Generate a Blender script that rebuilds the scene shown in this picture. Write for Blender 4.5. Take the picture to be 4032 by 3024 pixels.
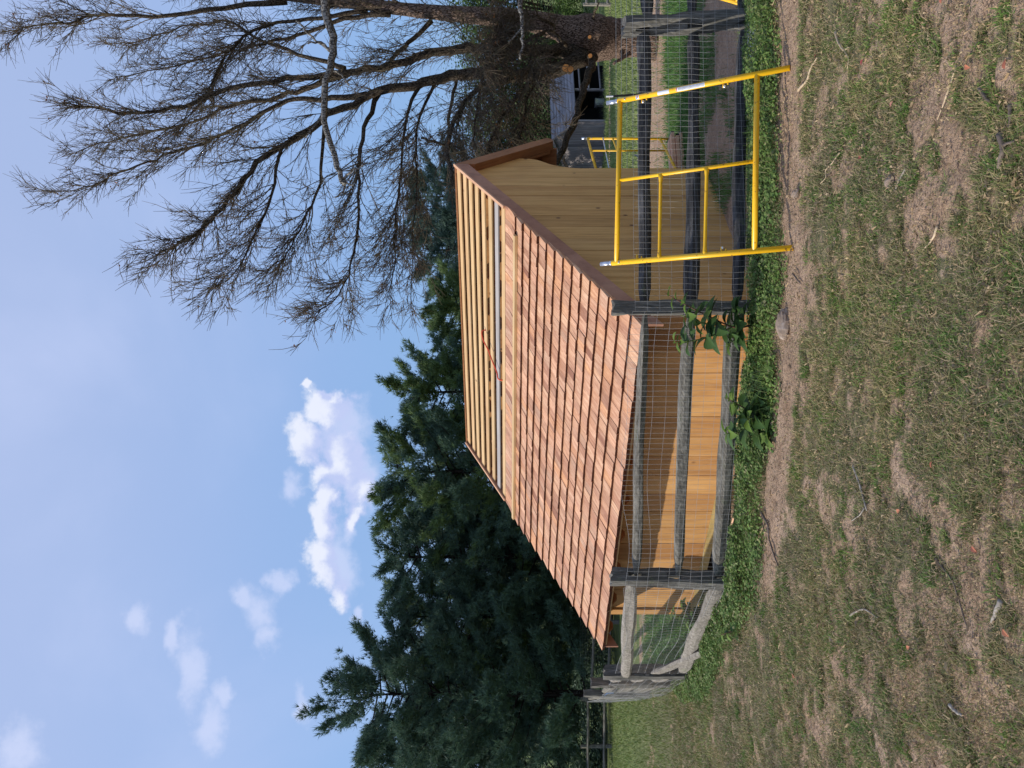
import bpy, math, random
import numpy as np
from mathutils import Vector, Matrix
rng = np.random.default_rng(7); random.seed(7)
S = bpy.context.scene
for o in list(bpy.data.objects): bpy.data.objects.remove(o)
COL = S.collection
# ------------------------------------------------------------------ camera
F = 3043.9; PIT = math.atan(17.67/F); CH = 2.1
cd = bpy.data.cameras.new('camera'); cam = bpy.data.objects.new('camera', cd); COL.objects.link(cam)
cd.sensor_fit = 'HORIZONTAL'; cd.sensor_width = 36; cd.lens = F/4032*36; cd.clip_start = .05; cd.clip_end = 3000
fw = Vector((0, math.cos(PIT), -math.sin(PIT))); up = Vector((0, math.sin(PIT), math.cos(PIT)))
xa = -up; ya = Vector((1, 0, 0)); za = -fw          # the photograph was taken with the phone on its side
cam.matrix_world = Matrix(((xa.x, ya.x, za.x, 0), (xa.y, ya.y, za.y, 0), (xa.z, ya.z, za.z, CH), (0, 0, 0, 1)))
S.camera = cam
S.view_settings.view_transform = 'Standard'; S.view_settings.look = 'None'
S.view_settings.exposure = 0.4; S.view_settings.gamma = 1; S.view_settings.use_curve_mapping = False
SUN_EL = math.radians(34); SUN_DIR = Vector((-math.cos(SUN_EL)*math.cos(math.radians(2)), math.cos(SUN_EL)*math.sin(math.radians(2)), math.sin(SUN_EL)))
# ------------------------------------------------------------------ node helpers
class NT:
    def __init__(s, nt): s.nt = nt; nt.nodes.clear()
    def n(s, t, **k):
        nd = s.nt.nodes.new('ShaderNode'+t)
        for a, b in k.items(): setattr(nd, a, b)
        return nd
    def l(s, a, b): s.nt.links.new(a, b)
    def put(s, sock, v):
        if hasattr(v, 'is_output'): s.l(v, sock)
        elif v is not None:
            if isinstance(v, (tuple, list)) and len(v) == 3 and sock.type == 'RGBA': v = (*v, 1)
            sock.default_value = v
    def math(s, op, a, b=None, c=None, clamp=False):
        nd = s.n('Math', operation=op, use_clamp=clamp); s.put(nd.inputs[0], a); s.put(nd.inputs[1], b); s.put(nd.inputs[2], c); return nd.outputs[0]
    def vm(s, op, a, b=None):
        nd = s.n('VectorMath', operation=op); s.put(nd.inputs[0], a); s.put(nd.inputs[1], b)
        return nd.outputs['Value'] if op in ('LENGTH', 'DOT_PRODUCT') else nd.outputs[0]
    def mix(s, f, a, b, bt='MIX'):
        nd = s.n('Mix', data_type='RGBA', blend_type=bt); s.put(nd.inputs[0], f); s.put(nd.inputs[6], a); s.put(nd.inputs[7], b); return nd.outputs[2]
    def noise(s, vec, scale, detail=4, rough=.55, dist=0, out=0):
        nd = s.n('TexNoise'); s.put(nd.inputs['Vector'], vec); nd.inputs['Scale'].default_value = scale
        nd.inputs['Detail'].default_value = detail; nd.inputs['Roughness'].default_value = rough; nd.inputs['Distortion'].default_value = dist
        return nd.outputs[out]
    def ss(s, v, a, b, lo=0., hi=1.):
        nd = s.n('MapRange', interpolation_type='SMOOTHSTEP'); s.put(nd.inputs[0], v)
        for i, q in enumerate((a, b, lo, hi)): nd.inputs[i+1].default_value = q
        return nd.outputs[0]
    def ramp(s, v, stops, interp='LINEAR'):
        nd = s.n('ValToRGB'); cr = nd.color_ramp; cr.interpolation = interp; s.put(nd.inputs[0], v)
        while len(cr.elements) < len(stops): cr.elements.new(.5)
        for e, (p, c) in zip(cr.elements, stops): e.position = p; e.color = (*c, 1)
        return nd.outputs[0]
    def bump(s, h, strength=.3, dist=.01):
        nd = s.n('Bump'); s.put(nd.inputs['Height'], h); nd.inputs['Strength'].default_value = strength; nd.inputs['Distance'].default_value = dist; return nd.outputs[0]
def material(name):
    m = bpy.data.materials.new(name); m.use_nodes = True; t = NT(m.node_tree)
    o = t.n('OutputMaterial'); b = t.n('BsdfPrincipled'); t.l(b.outputs[0], o.inputs[0]); t.b = b; t.o = o
    return m, t
def finish(t, col, rough=.7, normal=None, metal=0, spec=.3):
    t.put(t.b.inputs['Base Color'], col); t.put(t.b.inputs['Roughness'], rough); t.put(t.b.inputs['Metallic'], metal)
    t.b.inputs['Specular IOR Level'].default_value = spec
    if normal is not None: t.put(t.b.inputs['Normal'], normal)
# ------------------------------------------------------------------ world: sky with cumulus and thin high cloud
W = bpy.data.worlds.new('World'); S.world = W; W.use_nodes = True
t = NT(W.node_tree); wo = t.n('OutputWorld'); bg = t.n('Background'); t.l(bg.outputs[0], wo.inputs[0])
sky = t.n('TexSky', sky_type='NISHITA'); sky.sun_disc = False; sky.sun_elevation = SUN_EL; sky.sun_rotation = math.radians(-88)
sky.air_density = 1.2; sky.dust_density = 1.2; sky.ozone_density = 2.0
BGS = .13; bg.inputs[1].default_value = BGS
tc = t.n('TexCoord').outputs['Generated']
sep = t.n('SeparateXYZ'); t.l(tc, sep.inputs[0]); dx, dy, dz = sep.outputs
k = lambda c: tuple(v/BGS for v in c)
# clear-air colour seen in the photograph: blue low down, paler towards the zenith
el = t.ss(dz, 0.0, .62)
clear = t.mix(el, k((.160, .310, .600)), k((.345, .425, .655)))
skyc = t.mix(.84, sky.outputs[0], clear)
# slow thin veil
ydiv = t.math('MAXIMUM', t.math('ABSOLUTE', dy), .05)
ca = t.math('DIVIDE', dx, ydiv); cb = t.math('DIVIDE', dz, ydiv)
comb = t.n('CombineXYZ'); t.l(ca, comb.inputs[0]); t.l(cb, comb.inputs[1]); pv = comb.outputs[0]
veil = t.math('MULTIPLY', t.ss(t.noise(pv, 2.2, 6, .5, .4), .42, .78), t.ss(dz, .12, .5, .15, .75))
skyc = t.mix(t.math('MULTIPLY', veil, .75), skyc, k((.48, .54, .76)))
warp = t.vm('SUBTRACT', t.noise(pv, 16, 5, .55, 0, 1), (.5, .5, .5))
nsc = t.n('VectorMath', operation='SCALE'); t.l(warp, nsc.inputs[0]); nsc.inputs[3].default_value = .075
pw = t.vm('ADD', pv, nsc.outputs[0])
def cam_ab(x, y): return ((1512-y)/F, (2016-x-17.67)/F)
def cloud_field(blobs, p):
    cur = None
    for (x, y, rx, ry) in blobs:                       # centre and radii measured on the sky
        a, b = cam_ab(x, y)
        d = t.vm('SUBTRACT', p, (a, b, 0)); d = t.vm('DIVIDE', d, (ry/F, rx/F, 1)); L = t.vm('LENGTH', d)
        v = t.math('SUBTRACT', .93, L)
        cur = v if cur is None else t.math('SMOOTH_MAX', cur, v, .15)
    return cur
solid = [(1190, 1735, 95, 120), (1290, 1610, 100, 110), (1330, 1800, 120, 170), (1390, 1930, 80, 120), (1250, 1850, 70, 90),
         (1310, 1560, 60, 50), (1240, 1530, 30, 36), (1270, 2060, 80, 130), (1260, 2200, 90, 130), (1310, 2320, 60, 100), (1400, 2050, 45, 70), (1290, 1960, 60, 110)]
soft = [(1340, 1700, 150, 170), (1400, 1880, 120, 170), (1340, 2200, 90, 170), (1010, 2400, 110, 120), (1050, 2510, 75, 90), (960, 2360, 60, 70), (1195, 2770, 45, 120), (1400, 2100, 55, 60), (770, 2620, 75, 210), (830, 2860, 90, 160), 
        (560, 2440, 70, 90), (1110, 2290, 60, 60), (700, 2500, 50, 120), (1390, 2400, 35, 60), (1150, 1920, 60, 90), (100, 2950, 130, 160), (880, 2750, 60, 90)]
fbm = t.noise(pv, 38, 8, .66)
fsol = cloud_field(solid, pw)
msol = t.ss(t.math('ADD', fsol, t.math('MULTIPLY', t.math('SUBTRACT', fbm, .5), .95)), -.02, .46)
pu = t.vm('ADD', pw, (.006, .020, 0)); fup = cloud_field(solid, pu)
light = t.ss(t.math('ADD', t.math('SUBTRACT', fsol, fup), t.math('MULTIPLY', t.math('SUBTRACT', fbm, .5), 1.1)), -.16, .62)
ccol = t.mix(light, k((.41, .47, .70)), k((.64, .67, .77)))
fsoft = cloud_field(soft, pw)
msoft = t.math('MULTIPLY', t.ss(t.math('ADD', fsoft, t.math('MULTIPLY', t.math('SUBTRACT', fbm, .5), 1.0)), -.05, .8), .62)
front = t.ss(dy, .02, .12)
skyc = t.mix(t.math('MULTIPLY', msoft, front), skyc, k((.52, .57, .76)))
skyc = t.mix(t.math('MULTIPLY', t.math('MULTIPLY', msol, .96), front), skyc, ccol)
t.l(skyc, bg.inputs[0])
# ------------------------------------------------------------------ sun
sd = bpy.data.lights.new('sun', 'SUN'); sd.energy = 3.4; sd.angle = math.radians(.6); sd.color = (1, .93, .83)
sun = bpy.data.objects.new('sun', sd); COL.objects.link(sun); sun.rotation_euler = SUN_DIR.to_track_quat('Z', 'Y').to_euler(); sun.location = (-10, 0, 20)

# ------------------------------------------------------------------ geometry helpers
def P(x, y, Y):
    """world point at depth Y (metres ahead) seen in the direction measured on the photo"""
    r = (1512-y)/F; d = (x-2016)/F
    v = Vector((r, 0, 0))+fw-up*d
    v = v*(Y/v.y); return Vector((v.x, v.y, v.z+CH))
FX = np.array([-20, -12.45, -6.2, -4.5, -3.64, -1.90, .63, 3.1, 6.0, 12.0]); FY = np.array([50, 30.5, 15.5, 11.65, 9.77, 7.39, 6.48, 6.74, 7.1, 8.0])
def fence_d(X, Y): return Y-np.interp(X, FX, FY)
def sstep(v, a, b):
    q = np.clip((v-a)/(b-a), 0, 1); return q*q*(3-2*q)
def gz(X, Y):
    X = np.asarray(X, float); Y = np.asarray(Y, float)
    base = .55-.085*np.clip(Y, -25, 44)-.02*np.clip(Y-44, 0, 60)
    return base-.25*sstep(fence_d(X, Y), .1, 1.3)
def G(x, y, lift=0):
    lo, hi = 1.5, 60.
    for i in range(50):
        m = (lo+hi)/2; p = P(x, y, m)
        if p.z > float(gz(p.x, p.y)): lo = m
        else: hi = m
    p = P(x, y, lo); p.z += lift; return p
def hsh(i, j, s): 
    v = np.sin(i*127.1+j*311.7+s*74.7)*43758.5453; return v-np.floor(v)
def vnoise(x, y, s=0):
    x = np.asarray(x, float); y = np.asarray(y, float)
    i = np.floor(x); j = np.floor(y); a = x-i; b = y-j; a = a*a*(3-2*a); b = b*b*(3-2*b)
    return (hsh(i, j, s)*(1-a)+hsh(i+1, j, s)*a)*(1-b)+(hsh(i, j+1, s)*(1-a)+hsh(i+1, j+1, s)*a)*b
def fbm2(x, y, s=0, o=4):
    r = 0; w = .5
    for q in range(o): r = r+w*vnoise(x*2**q, y*2**q, s+q); w *= .5
    return r/(1-.5**o)
class MB:
    """collects shapes, then links them as ONE mesh"""
    def __init__(s): s.v = []; s.f = []; s.n = 0
    def add(s, v, f):
        v = np.asarray(v, float).reshape(-1, 3); s.v.append(v)
        for q in f: s.f.append([i+s.n for i in q])
        s.n += len(v)
    def box(s, x0, x1, y0, y1, z0, z1):
        v = [(x, y, z) for x in (x0, x1) for y in (y0, y1) for z in (z0, z1)]
        s.add(v, [(0, 1, 3, 2), (4, 6, 7, 5), (0, 4, 5, 1), (2, 3, 7, 6), (0, 2, 6, 4), (1, 5, 7, 3)])
    def prism(s, poly, d0, d1, axis='x'):
        """2-D polygon (a,b) pushed from d0 to d1 along an axis"""
        m = {'x': lambda a, b, d: (d, a, b), 'y': lambda a, b, d: (a, d, b), 'z': lambda a, b, d: (a, b, d)}[axis]
        n = len(poly); v = [m(a, b, d0) for a, b in poly]+[m(a, b, d1) for a, b in poly]
        s.add(v, [tuple(range(n))[::-1], tuple(range(n, 2*n))]+[(i, (i+1) % n, (i+1) % n+n, i+n) for i in range(n)])
    def tube(s, pts, rad, sides=8, cap=True, flat=1.0, jit=0.0):
        pts = [Vector(p) for p in pts]; n = len(pts)
        if not hasattr(rad, '__len__'): rad = [rad]*n
        T0 = (pts[1]-pts[0]).normalized(); A = T0.orthogonal().normalized(); vs = []
        if abs(T0.z) < .9: A = Vector((0, 0, 1)).cross(T0).normalized()
        for i in range(n):
            T = (pts[min(i+1, n-1)]-pts[max(i-1, 0)]).normalized()
            A = (A-T*A.dot(T)).normalized(); B = T.cross(A)
            for k_ in range(sides):
                a = 2*math.pi*k_/sides; r = rad[i]*(1+(random.random()-.5)*jit)
                vs.append(pts[i]+A*(math.cos(a)*r)+B*(math.sin(a)*r*flat))
        f = [(i*sides+k_, i*sides+(k_+1) % sides, (i+1)*sides+(k_+1) % sides, (i+1)*sides+k_) for i in range(n-1) for k_ in range(sides)]
        if cap: f += [tuple(range(sides))[::-1], tuple(range((n-1)*sides, n*sides))]
        s.add([tuple(q) for q in vs], f)
    def build(s, name, mat, parent=None, smooth=False, kind=None):
        me = bpy.data.meshes.new(name)
        me.from_pydata(np.concatenate(s.v).tolist(), [], s.f); me.materials.append(mat)
        if smooth: me.polygons.foreach_set('use_smooth', [True]*len(me.polygons))
        me.update(); o = bpy.data.objects.new(name, me); COL.objects.link(o)
        if parent: o.parent = parent
        if kind: o['kind'] = kind
        return o
def mesh_np(name, V, Fc, mat, parent=None, kind=None, attrs=None, smooth=False):
    """V (n,3); Fc (m,k) faces of k corners"""
    me = bpy.data.meshes.new(name); V = np.asarray(V, np.float32); Fc = np.asarray(Fc, np.int32); m, kk = Fc.shape
    me.vertices.add(len(V)); me.vertices.foreach_set('co', V.ravel())
    me.loops.add(m*kk); me.loops.foreach_set('vertex_index', Fc.ravel())
    me.polygons.add(m); me.polygons.foreach_set('loop_start', np.arange(0, m*kk, kk, dtype=np.int32))
    me.polygons.foreach_set('loop_total', np.full(m, kk, np.int32))
    if smooth: me.polygons.foreach_set('use_smooth', np.ones(m, bool))
    for an, arr in (attrs or {}).items():
        at = me.attributes.new(an, 'FLOAT', 'POINT'); at.data.foreach_set('value', np.asarray(arr, np.float32))
    me.materials.append(mat); me.update(calc_edges=True)
    o = bpy.data.objects.new(name, me); COL.objects.link(o)
    if parent: o.parent = parent
    if kind: o['kind'] = kind
    return o
def tag(o, label, cat, group=None):
    o['label'] = label; o['category'] = cat
    if group: o['group'] = group
    return o
def empty(name, label, cat, loc=(0, 0, 0), rz=0, group=None):
    o = bpy.data.objects.new(name, None); o.empty_display_size = .2; COL.objects.link(o); o.location = loc; o.rotation_euler.z = rz
    return tag(o, label, cat, group)
def lerp_path(pts, n):
    """smooth resample (Catmull-Rom)"""
    pts = [Vector(p) for p in pts]; q = [pts[0]*2-pts[1]]+pts+[pts[-1]*2-pts[-2]]; out = []
    for i in range(1, len(q)-2):
        for j in range(n):
            u = j/n; a, b, c, d = q[i-1], q[i], q[i+1], q[i+2]
            out.append(.5*((2*b)+(c-a)*u+(2*a-5*b+4*c-d)*u*u+(3*b-a-3*c+d)*u*u*u))
    out.append(pts[-1]); return out

# ------------------------------------------------------------------ materials
def rand_any(t):
    oi = t.n('ObjectInfo').outputs['Random']; gi = t.n('NewGeometry').outputs['Random Per Island']
    return t.math('FRACT', t.math('ADD', t.math('MULTIPLY', oi, 7.31), t.math('MULTIPLY', gi, 3.77)))
def wood(name, cols, scale, rough=.65, streak=.5, knots=0., var=None, bump=.15, end=None, noise_dist=.6, grey=None):
    """cols: ramp over the grain, scale: (x,y,z) grain frequencies in object space"""
    m, t = material(name); r = rand_any(t)
    co = t.n('TexCoord').outputs['Object']
    off = t.n('CombineXYZ'); t.put(off.inputs[0], t.math('MULTIPLY', r, 17.)); t.put(off.inputs[1], t.math('MULTIPLY', r, 31.)); t.put(off.inputs[2], t.math('MULTIPLY', r, 11.))
    p = t.vm('ADD', t.vm('MULTIPLY', co, scale), off.outputs[0])
    g1 = t.noise(p, 1, 5, .6, noise_dist); g2 = t.noise(p, 5.5, 3, .6, .3)
    g = t.math('ADD', t.math('MULTIPLY', g1, .72), t.math('MULTIPLY', g2, .28))
    c = t.ramp(g, [(.30+.4*i/(len(cols)-1), q) for i, q in enumerate(cols)])
    if var is not None:
        c = t.mix(1, c, t.ramp(r, [(i/(len(var)-1), q) for i, q in enumerate(var)]), 'MULTIPLY')
    if knots:
        kn = t.n('TexVoronoi'); t.put(kn.inputs['Vector'], t.vm('ADD', t.vm('MULTIPLY', co, (3.4, 3.4, 2.2)), off.outputs[0])); kn.inputs['Scale'].default_value = knots
        c = t.mix(t.ss(kn.outputs['Distance'], .085, .03), c, (.13, .06, .025))
        st = t.noise(t.vm('ADD', t.vm('MULTIPLY', co, tuple(q*.22 for q in scale)), off.outputs[0]), 1, 3, .5); c = t.mix(t.ss(st, .5, .72, 0, .45), c, t.mix(1, c, (.62, .50, .42), 'MULTIPLY'))
    big = t.noise(co, 2.3, 3, .5)
    c = t.mix(t.ss(big, .4, .75, 0, .3), c, t.mix(1, c, (.72, .66, .62), 'MULTIPLY'))
    if grey: c = t.mix(t.ss(t.noise(co, 3.1, 4, .6, .5), .45, .62), c, grey)
    if end is not None:                                   # saw-cut ends are darker wood
        nd = t.n('VectorMath', operation='DOT_PRODUCT'); t.l(t.n('TexCoord').outputs['Normal'], nd.inputs[0]); nd.inputs[1].default_value = end[0]
        c = t.mix(t.ss(nd.outputs['Value'], .8, .95), c, t.mix(1, c, end[1], 'MULTIPLY'))
    finish(t, c, rough, t.bump(g, bump, .004)); return m
BRIGHT = [(.80, .80, .82), (.95, .98, 1.0), (1.08, 1.03, 1.0), (.9, .86, .84), (1.15, 1.14, 1.1)]
M = {}
M['gable'] = wood('poplar_siding', [(.40, .215, .062), (.60, .345, .112), (.70, .43, .16)], (20, 20, 1.0), var=[(.84, .80, .76), (1.05, 1.04, 1.02), (.95, .92, .9), (1.12, 1.13, 1.14), (.90, .90, .94)], knots=1)
M['eavewall'] = wood('fresh_sawn_siding', [(.40, .20, .07), (.62, .34, .12), (.72, .42, .165)], (9, 9, .7), var=[(.70, .62, .58), (1.05, 1.03, 1), (.95, .92, .88), (1.08, 1.08, 1.05), (.86, .84, .8)], knots=.8)
SH = math.atan2(1.952, 4.023)
M['shingle'] = wood('red_cedar_shingle', [(.37, .165, .09), (.62, .34, .20), (.80, .52, .33)], (38, 4.2, 4.2), rough=.6,
    var=[(.52, .42, .40), (1.0, .95, .92), (.86, .84, .84), (1.12, 1.16, 1.12), (.74, .66, .66), (1.1, 1.0, .82), (.95, .9, .9), (1.2, 1.2, 1.18), (.8, .84, .88), (1.05, 1.02, .98), (.66, .6, .58), (1.08, 1.1, 1.08)],
    end=((0, -math.cos(SH), -math.sin(SH)), (.11, .055, .035)), noise_dist=.9)
M['lath'] = wood('new_pine_lath', [(.46, .28, .12), (.66, .44, .21), (.74, .54, .30)], (1.3, 24, 24), var=BRIGHT, knots=.7)
M['greylath'] = wood('weathered_lath', [(.30, .27, .235), (.42, .385, .345), (.50, .455, .41)], (1.3, 24, 24))
M['rake'] = wood('stained_rake_board', [(.24, .11, .065), (.42, .21, .13), (.52, .28, .175)], (20, 2.2, 2.2), knots=.8)
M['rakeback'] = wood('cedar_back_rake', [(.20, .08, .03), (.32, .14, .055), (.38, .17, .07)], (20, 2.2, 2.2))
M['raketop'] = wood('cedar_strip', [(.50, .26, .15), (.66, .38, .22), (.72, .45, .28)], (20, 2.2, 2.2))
M['beam'] = wood('yellow_skid_beam', [(.42, .30, .11), (.58, .42, .16), (.66, .50, .22)], (1.2, 20, 20))
GREYR = [(.035, .033, .032), (.12, .115, .11), (.27, .26, .245)]
def split_mat(name, cols, sc):
    m, t = material(name); co = t.n('TexCoord').outputs['Object']; r = rand_any(t)
    p = t.vm('ADD', t.vm('MULTIPLY', co, sc), (3.3, 1.7, 5.1))
    g1 = t.noise(p, 1, 6, .68, .8); g2 = t.noise(co, 3, 4, .6)
    c = t.ramp(t.math('ADD', t.math('MULTIPLY', g1, .75), t.math('MULTIPLY', g2, .25)), [(.32+.36*i/(len(cols)-1), q) for i, q in enumerate(cols)])
    mo = t.ss(t.noise(co, 9, 4, .6), .58, .7); c = t.mix(t.math('MULTIPLY', mo, .35), c, (.16, .18, .10))
    finish(t, c, .9, t.bump(g1, .9, .012), spec=.15); return m
M['post'] = split_mat('weathered_post', [(.04, .038, .033), (.12, .115, .10), (.27, .255, .23)], (34, 34, 3.5))
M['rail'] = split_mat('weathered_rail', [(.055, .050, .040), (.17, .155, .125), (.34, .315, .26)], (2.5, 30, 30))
M['shadedrail'] = split_mat('shaded_weathered_rail', [(.022, .022, .022), (.065, .063, .062), (.16, .155, .15)], (2.5, 30, 30))  # rail wood darkened: shade on the right-hand spans is put into the colour
M['palerail'] = split_mat('bleached_rail', [(.10, .09, .075), (.25, .225, .19), (.40, .37, .32)], (2.5, 30, 30))
def simple(name, col, rough=.5, metal=0, spec=.4, var=.0, nsc=8):
    m, t = material(name); c = col
    if var:
        co = t.n('TexCoord').outputs['Object']; c = t.mix(t.ss(t.noise(co, nsc, 4, .6), .35, .7, 0, 1), tuple(v*(1-var) for v in col), tuple(min(1, v*(1+var*.5)) for v in col))
    finish(t, c, rough, None, metal, spec); return m
# scaffold enamel with chips and scuffs
m, t = material('yellow_enamel'); co = t.n('TexCoord').outputs['Object']
sc_ = t.ss(t.noise(co, 26, 5, .72), .60, .66); c = t.mix(t.ss(t.noise(co, 5, 3), .3, .7), (.86, .46, .006), (.90, .52, .010)); c = t.mix(sc_, c, (.30, .13, .02))
finish(t, c, .38, t.bump(t.noise(co, 60, 2), .08, .002), spec=.5); M['yellow'] = m
M['zinc'] = simple('galvanised_steel', (.62, .64, .68), .32, .85, .5, .2, 20)
M['wire'] = simple('galvanised_wire', (.40, .40, .39), .5, .3, .4, .2, 6)
M['wiredark'] = simple('old_fence_wire', (.20, .20, .20), .6, .4)
M['white'] = simple('white_plastic', (.75, .76, .78), .5); M['black'] = simple('black_plastic', (.012, .012, .012), .4)
M['orange'] = simple('orange_cord', (.75, .08, .03), .45); M['blue'] = simple('blue_twine', (.05, .32, .75), .5)
M['ink'] = simple('printed_ink', (.12, .13, .16), .6); M['redink'] = simple('red_ink', (.6, .06, .04), .6)
M['cut'] = simple('fresh_saw_cut', (.68, .30, .09), .7, var=.3, nsc=30)
def foliage(name, cols, trans=.25, rough=.6):
    m, t = material(name); r = rand_any(t)
    c = t.ramp(r, [(i/(len(cols)-1), q) for i, q in enumerate(cols)])
    co = t.n('TexCoord').outputs['Object']; c = t.mix(t.ss(t.noise(co, 1.3, 2), .35, .7, 0, .45), c, t.mix(1, c, (1.5, 1.45, 1.1), 'MULTIPLY'))
    t.put(t.b.inputs['Base Color'], c); t.b.inputs['Roughness'].default_value = rough; t.b.inputs['Specular IOR Level'].default_value = .25
    tr = t.n('BsdfTranslucent'); t.put(tr.inputs[0], c); mx = t.n('MixShader'); mx.inputs[0].default_value = trans
    t.l(t.b.outputs[0], mx.inputs[1]); t.l(tr.outputs[0], mx.inputs[2]); t.l(mx.outputs[0], t.o.inputs[0]); return m
M['pine'] = foliage('white_pine_needles', [(.06, .11, .085), (.08, .135, .098), (.10, .165, .11), (.07, .12, .095)], .2)
M['pine2'] = foliage('brighter_pine_needles', [(.09, .145, .055), (.115, .175, .065), (.135, .195, .07)], .2)
M['spruce'] = foliage('blue_spruce_needles', [(.055, .095, .085), (.07, .12, .10), (.085, .14, .115)], .15)
M['bush'] = foliage('undergrowth_leaves', [(.03, .06, .015), (.05, .10, .022), (.08, .14, .03), (.04, .07, .02)], .3)
M['weed'] = foliage('ground_cover_leaves', [(.08, .15, .035), (.12, .20, .05), (.17, .25, .07), (.09, .17, .045), (.19, .24, .08), (.22, .20, .11)], .25)
M['poke'] = foliage('pokeweed_leaves', [(.05, .10, .03), (.065, .125, .038), (.085, .155, .05)], .3, .45)
M['pokenew'] = foliage('young_bright_leaves', [(.15, .24, .05), (.12, .20, .04), (.19, .28, .07)], .35, .5)
M['stem'] = simple('green_stem', (.16, .22, .06), .5); M['redstem'] = simple('red_brown_stem', (.14, .06, .04), .5)
M['grass'] = foliage('short_pasture_grass', [(.095, .135, .038), (.13, .175, .048), (.22, .20, .09), (.35, .27, .165), (.42, .33, .22), (.105, .155, .042), (.19, .19, .07), (.30, .235, .14), (.25, .18, .10)], .2, .7)
M['lush'] = foliage('lush_grass', [(.05, .13, .03), (.08, .19, .045), (.12, .23, .07), (.10, .17, .05)], .3)
M['meadow'] = foliage('meadow_grass', [(.14, .20, .06), (.20, .26, .09), (.26, .29, .13), (.17, .24, .07)], .3)
M['tuft'] = foliage('green_tuft_blades', [(.07, .15, .03), (.10, .19, .035), (.13, .23, .05), (.20, .24, .07)], .25)
M['field'] = foliage('field_grass_blades', [(.11, .17, .04), (.15, .20, .05), (.20, .22, .08), (.10, .17, .05), (.26, .23, .12)], .25)
M['straw'] = foliage('dry_straw', [(.36, .27, .17), (.43, .34, .23), (.30, .21, .13), (.38, .28, .18)], .15, .7)
M['redleaf'] = foliage('fallen_leaves', [(.40, .12, .09), (.45, .18, .10), (.22, .05, .05), (.42, .20, .16)], .2)
M['twig'] = foliage('dead_twigs', [(.065, .045, .035), (.095, .072, .052), (.13, .10, .065), (.085, .08, .052)], 0, .85)
M['dryleaf'] = foliage('dry_brown_leaves', [(.20, .08, .03), (.28, .13, .05), (.16, .07, .04)], .25)
def bark(name, cols, sc=(9, 9, 2.2)):
    m, t = material(name); co = t.n('TexCoord').outputs['Object']; p = t.vm('MULTIPLY', co, sc)
    v = t.n('TexVoronoi', feature='DISTANCE_TO_EDGE'); t.put(v.inputs['Vector'], t.vm('ADD', p, t.vm('MULTIPLY', t.noise(p, 1.5, 3, .5, 0, 1), (1, 1, 1)))); v.inputs['Scale'].default_value = 1.0
    crack = t.ss(v.outputs['Distance'], .0, .12); n = t.noise(p, 2.6, 5, .65)
    c = t.ramp(n, [(.3, cols[0]), (.5, cols[1]), (.7, cols[2])]); c = t.mix(crack, t.mix(1, c, (.28, .25, .23), 'MULTIPLY'), c)
    finish(t, c, .95, t.bump(t.math('ADD', crack, t.math('MULTIPLY', n, .5)), 1, .04), spec=.1); return m
M['bark'] = bark('spruce_scaly_bark', [(.13, .088, .066), (.235, .168, .128), (.34, .25, .195)], (30, 30, 9))
M['limb'] = bark('limb_bark', [(.06, .048, .034), (.11, .088, .064), (.17, .135, .10)], (32, 32, 12))
M['palelimb'] = bark('bleached_limb', [(.20, .19, .165), (.28, .265, .235), (.35, .335, .30)], (26, 26, 8))
M['pinebark'] = bark('dark_pine_bark', [(.02, .016, .014), (.04, .03, .025), (.06, .05, .04)])
M['barnwall'] = wood('weathered_barn_board', [(.15, .135, .13), (.28, .26, .255), (.38, .36, .35)], (14, 14, .9), rough=.9, var=[(.6, .6, .62), (1.05, 1, 1), (.92, .9, .9), (1.12, 1.1, 1.1)])
M['barnroof'] = wood('weathered_barn_roof', [(.13, .13, .145), (.20, .20, .22), (.28, .28, .30)], (.9, 12, 12), rough=.9, var=[(.85, .85, .86), (1.1, 1.1, 1.1)])
M['barnin'] = simple('barn_interior_shade', (.02, .018, .016), .9)  # near-black: the shade inside the open barn is put into the colour
# ground: soil with roots, crumbs and a thin green cast where grass grows
m, t = material('pasture_soil'); co = t.n('TexCoord').outputs['Object']
at = t.n('Attribute'); at.attribute_name = 'grass'; gr = at.outputs['Fac']
n1 = t.noise(co, 3.5, 6, .65, .3); n2 = t.noise(co, 38, 4, .65); n3 = t.noise(co, 140, 3, .7)
soil = t.ramp(n1, [(.3, (.34, .225, .145)), (.5, (.46, .32, .215)), (.7, (.55, .40, .285))])
soil = t.mix(t.ss(n2, .48, .66), soil, (.22, .145, .10)); soil = t.mix(t.ss(n3, .60, .70, 0, .7), soil, (.50, .38, .28))
turf = t.ramp(t.noise(co, 22, 5, .7), [(.3, (.07, .085, .035)), (.5, (.15, .15, .075)), (.7, (.27, .22, .145))])
far = t.ramp(t.noise(co, 3, 6, .7), [(.3, (.07, .13, .03)), (.5, (.12, .19, .05)), (.7, (.20, .24, .09))])
sepg = t.n('SeparateXYZ'); t.l(co, sepg.inputs[0]); turf = t.mix(t.ss(sepg.outputs[1], 9, 22), turf, far)
c = t.mix(t.ss(t.math('ADD', gr, t.math('MULTIPLY', t.math('SUBTRACT', n2, .5), .6)), .3, .7, 0, .88), soil, turf)
finish(t, c, .95, t.bump(t.math('ADD', t.math('ADD', n2, t.math('MULTIPLY', n3, .5)), n1), 1, .03), spec=.1); M['soil'] = m
m, t = material('stone'); co = t.n('TexCoord').outputs['Object']
finish(t, t.ramp(t.noise(co, 18, 5, .6), [(.3, (.17, .12, .085)), (.55, (.29, .22, .165)), (.75, (.42, .35, .29))]), .85, t.bump(t.noise(co, 40, 4), .5, .01)); M['stone'] = m

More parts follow.
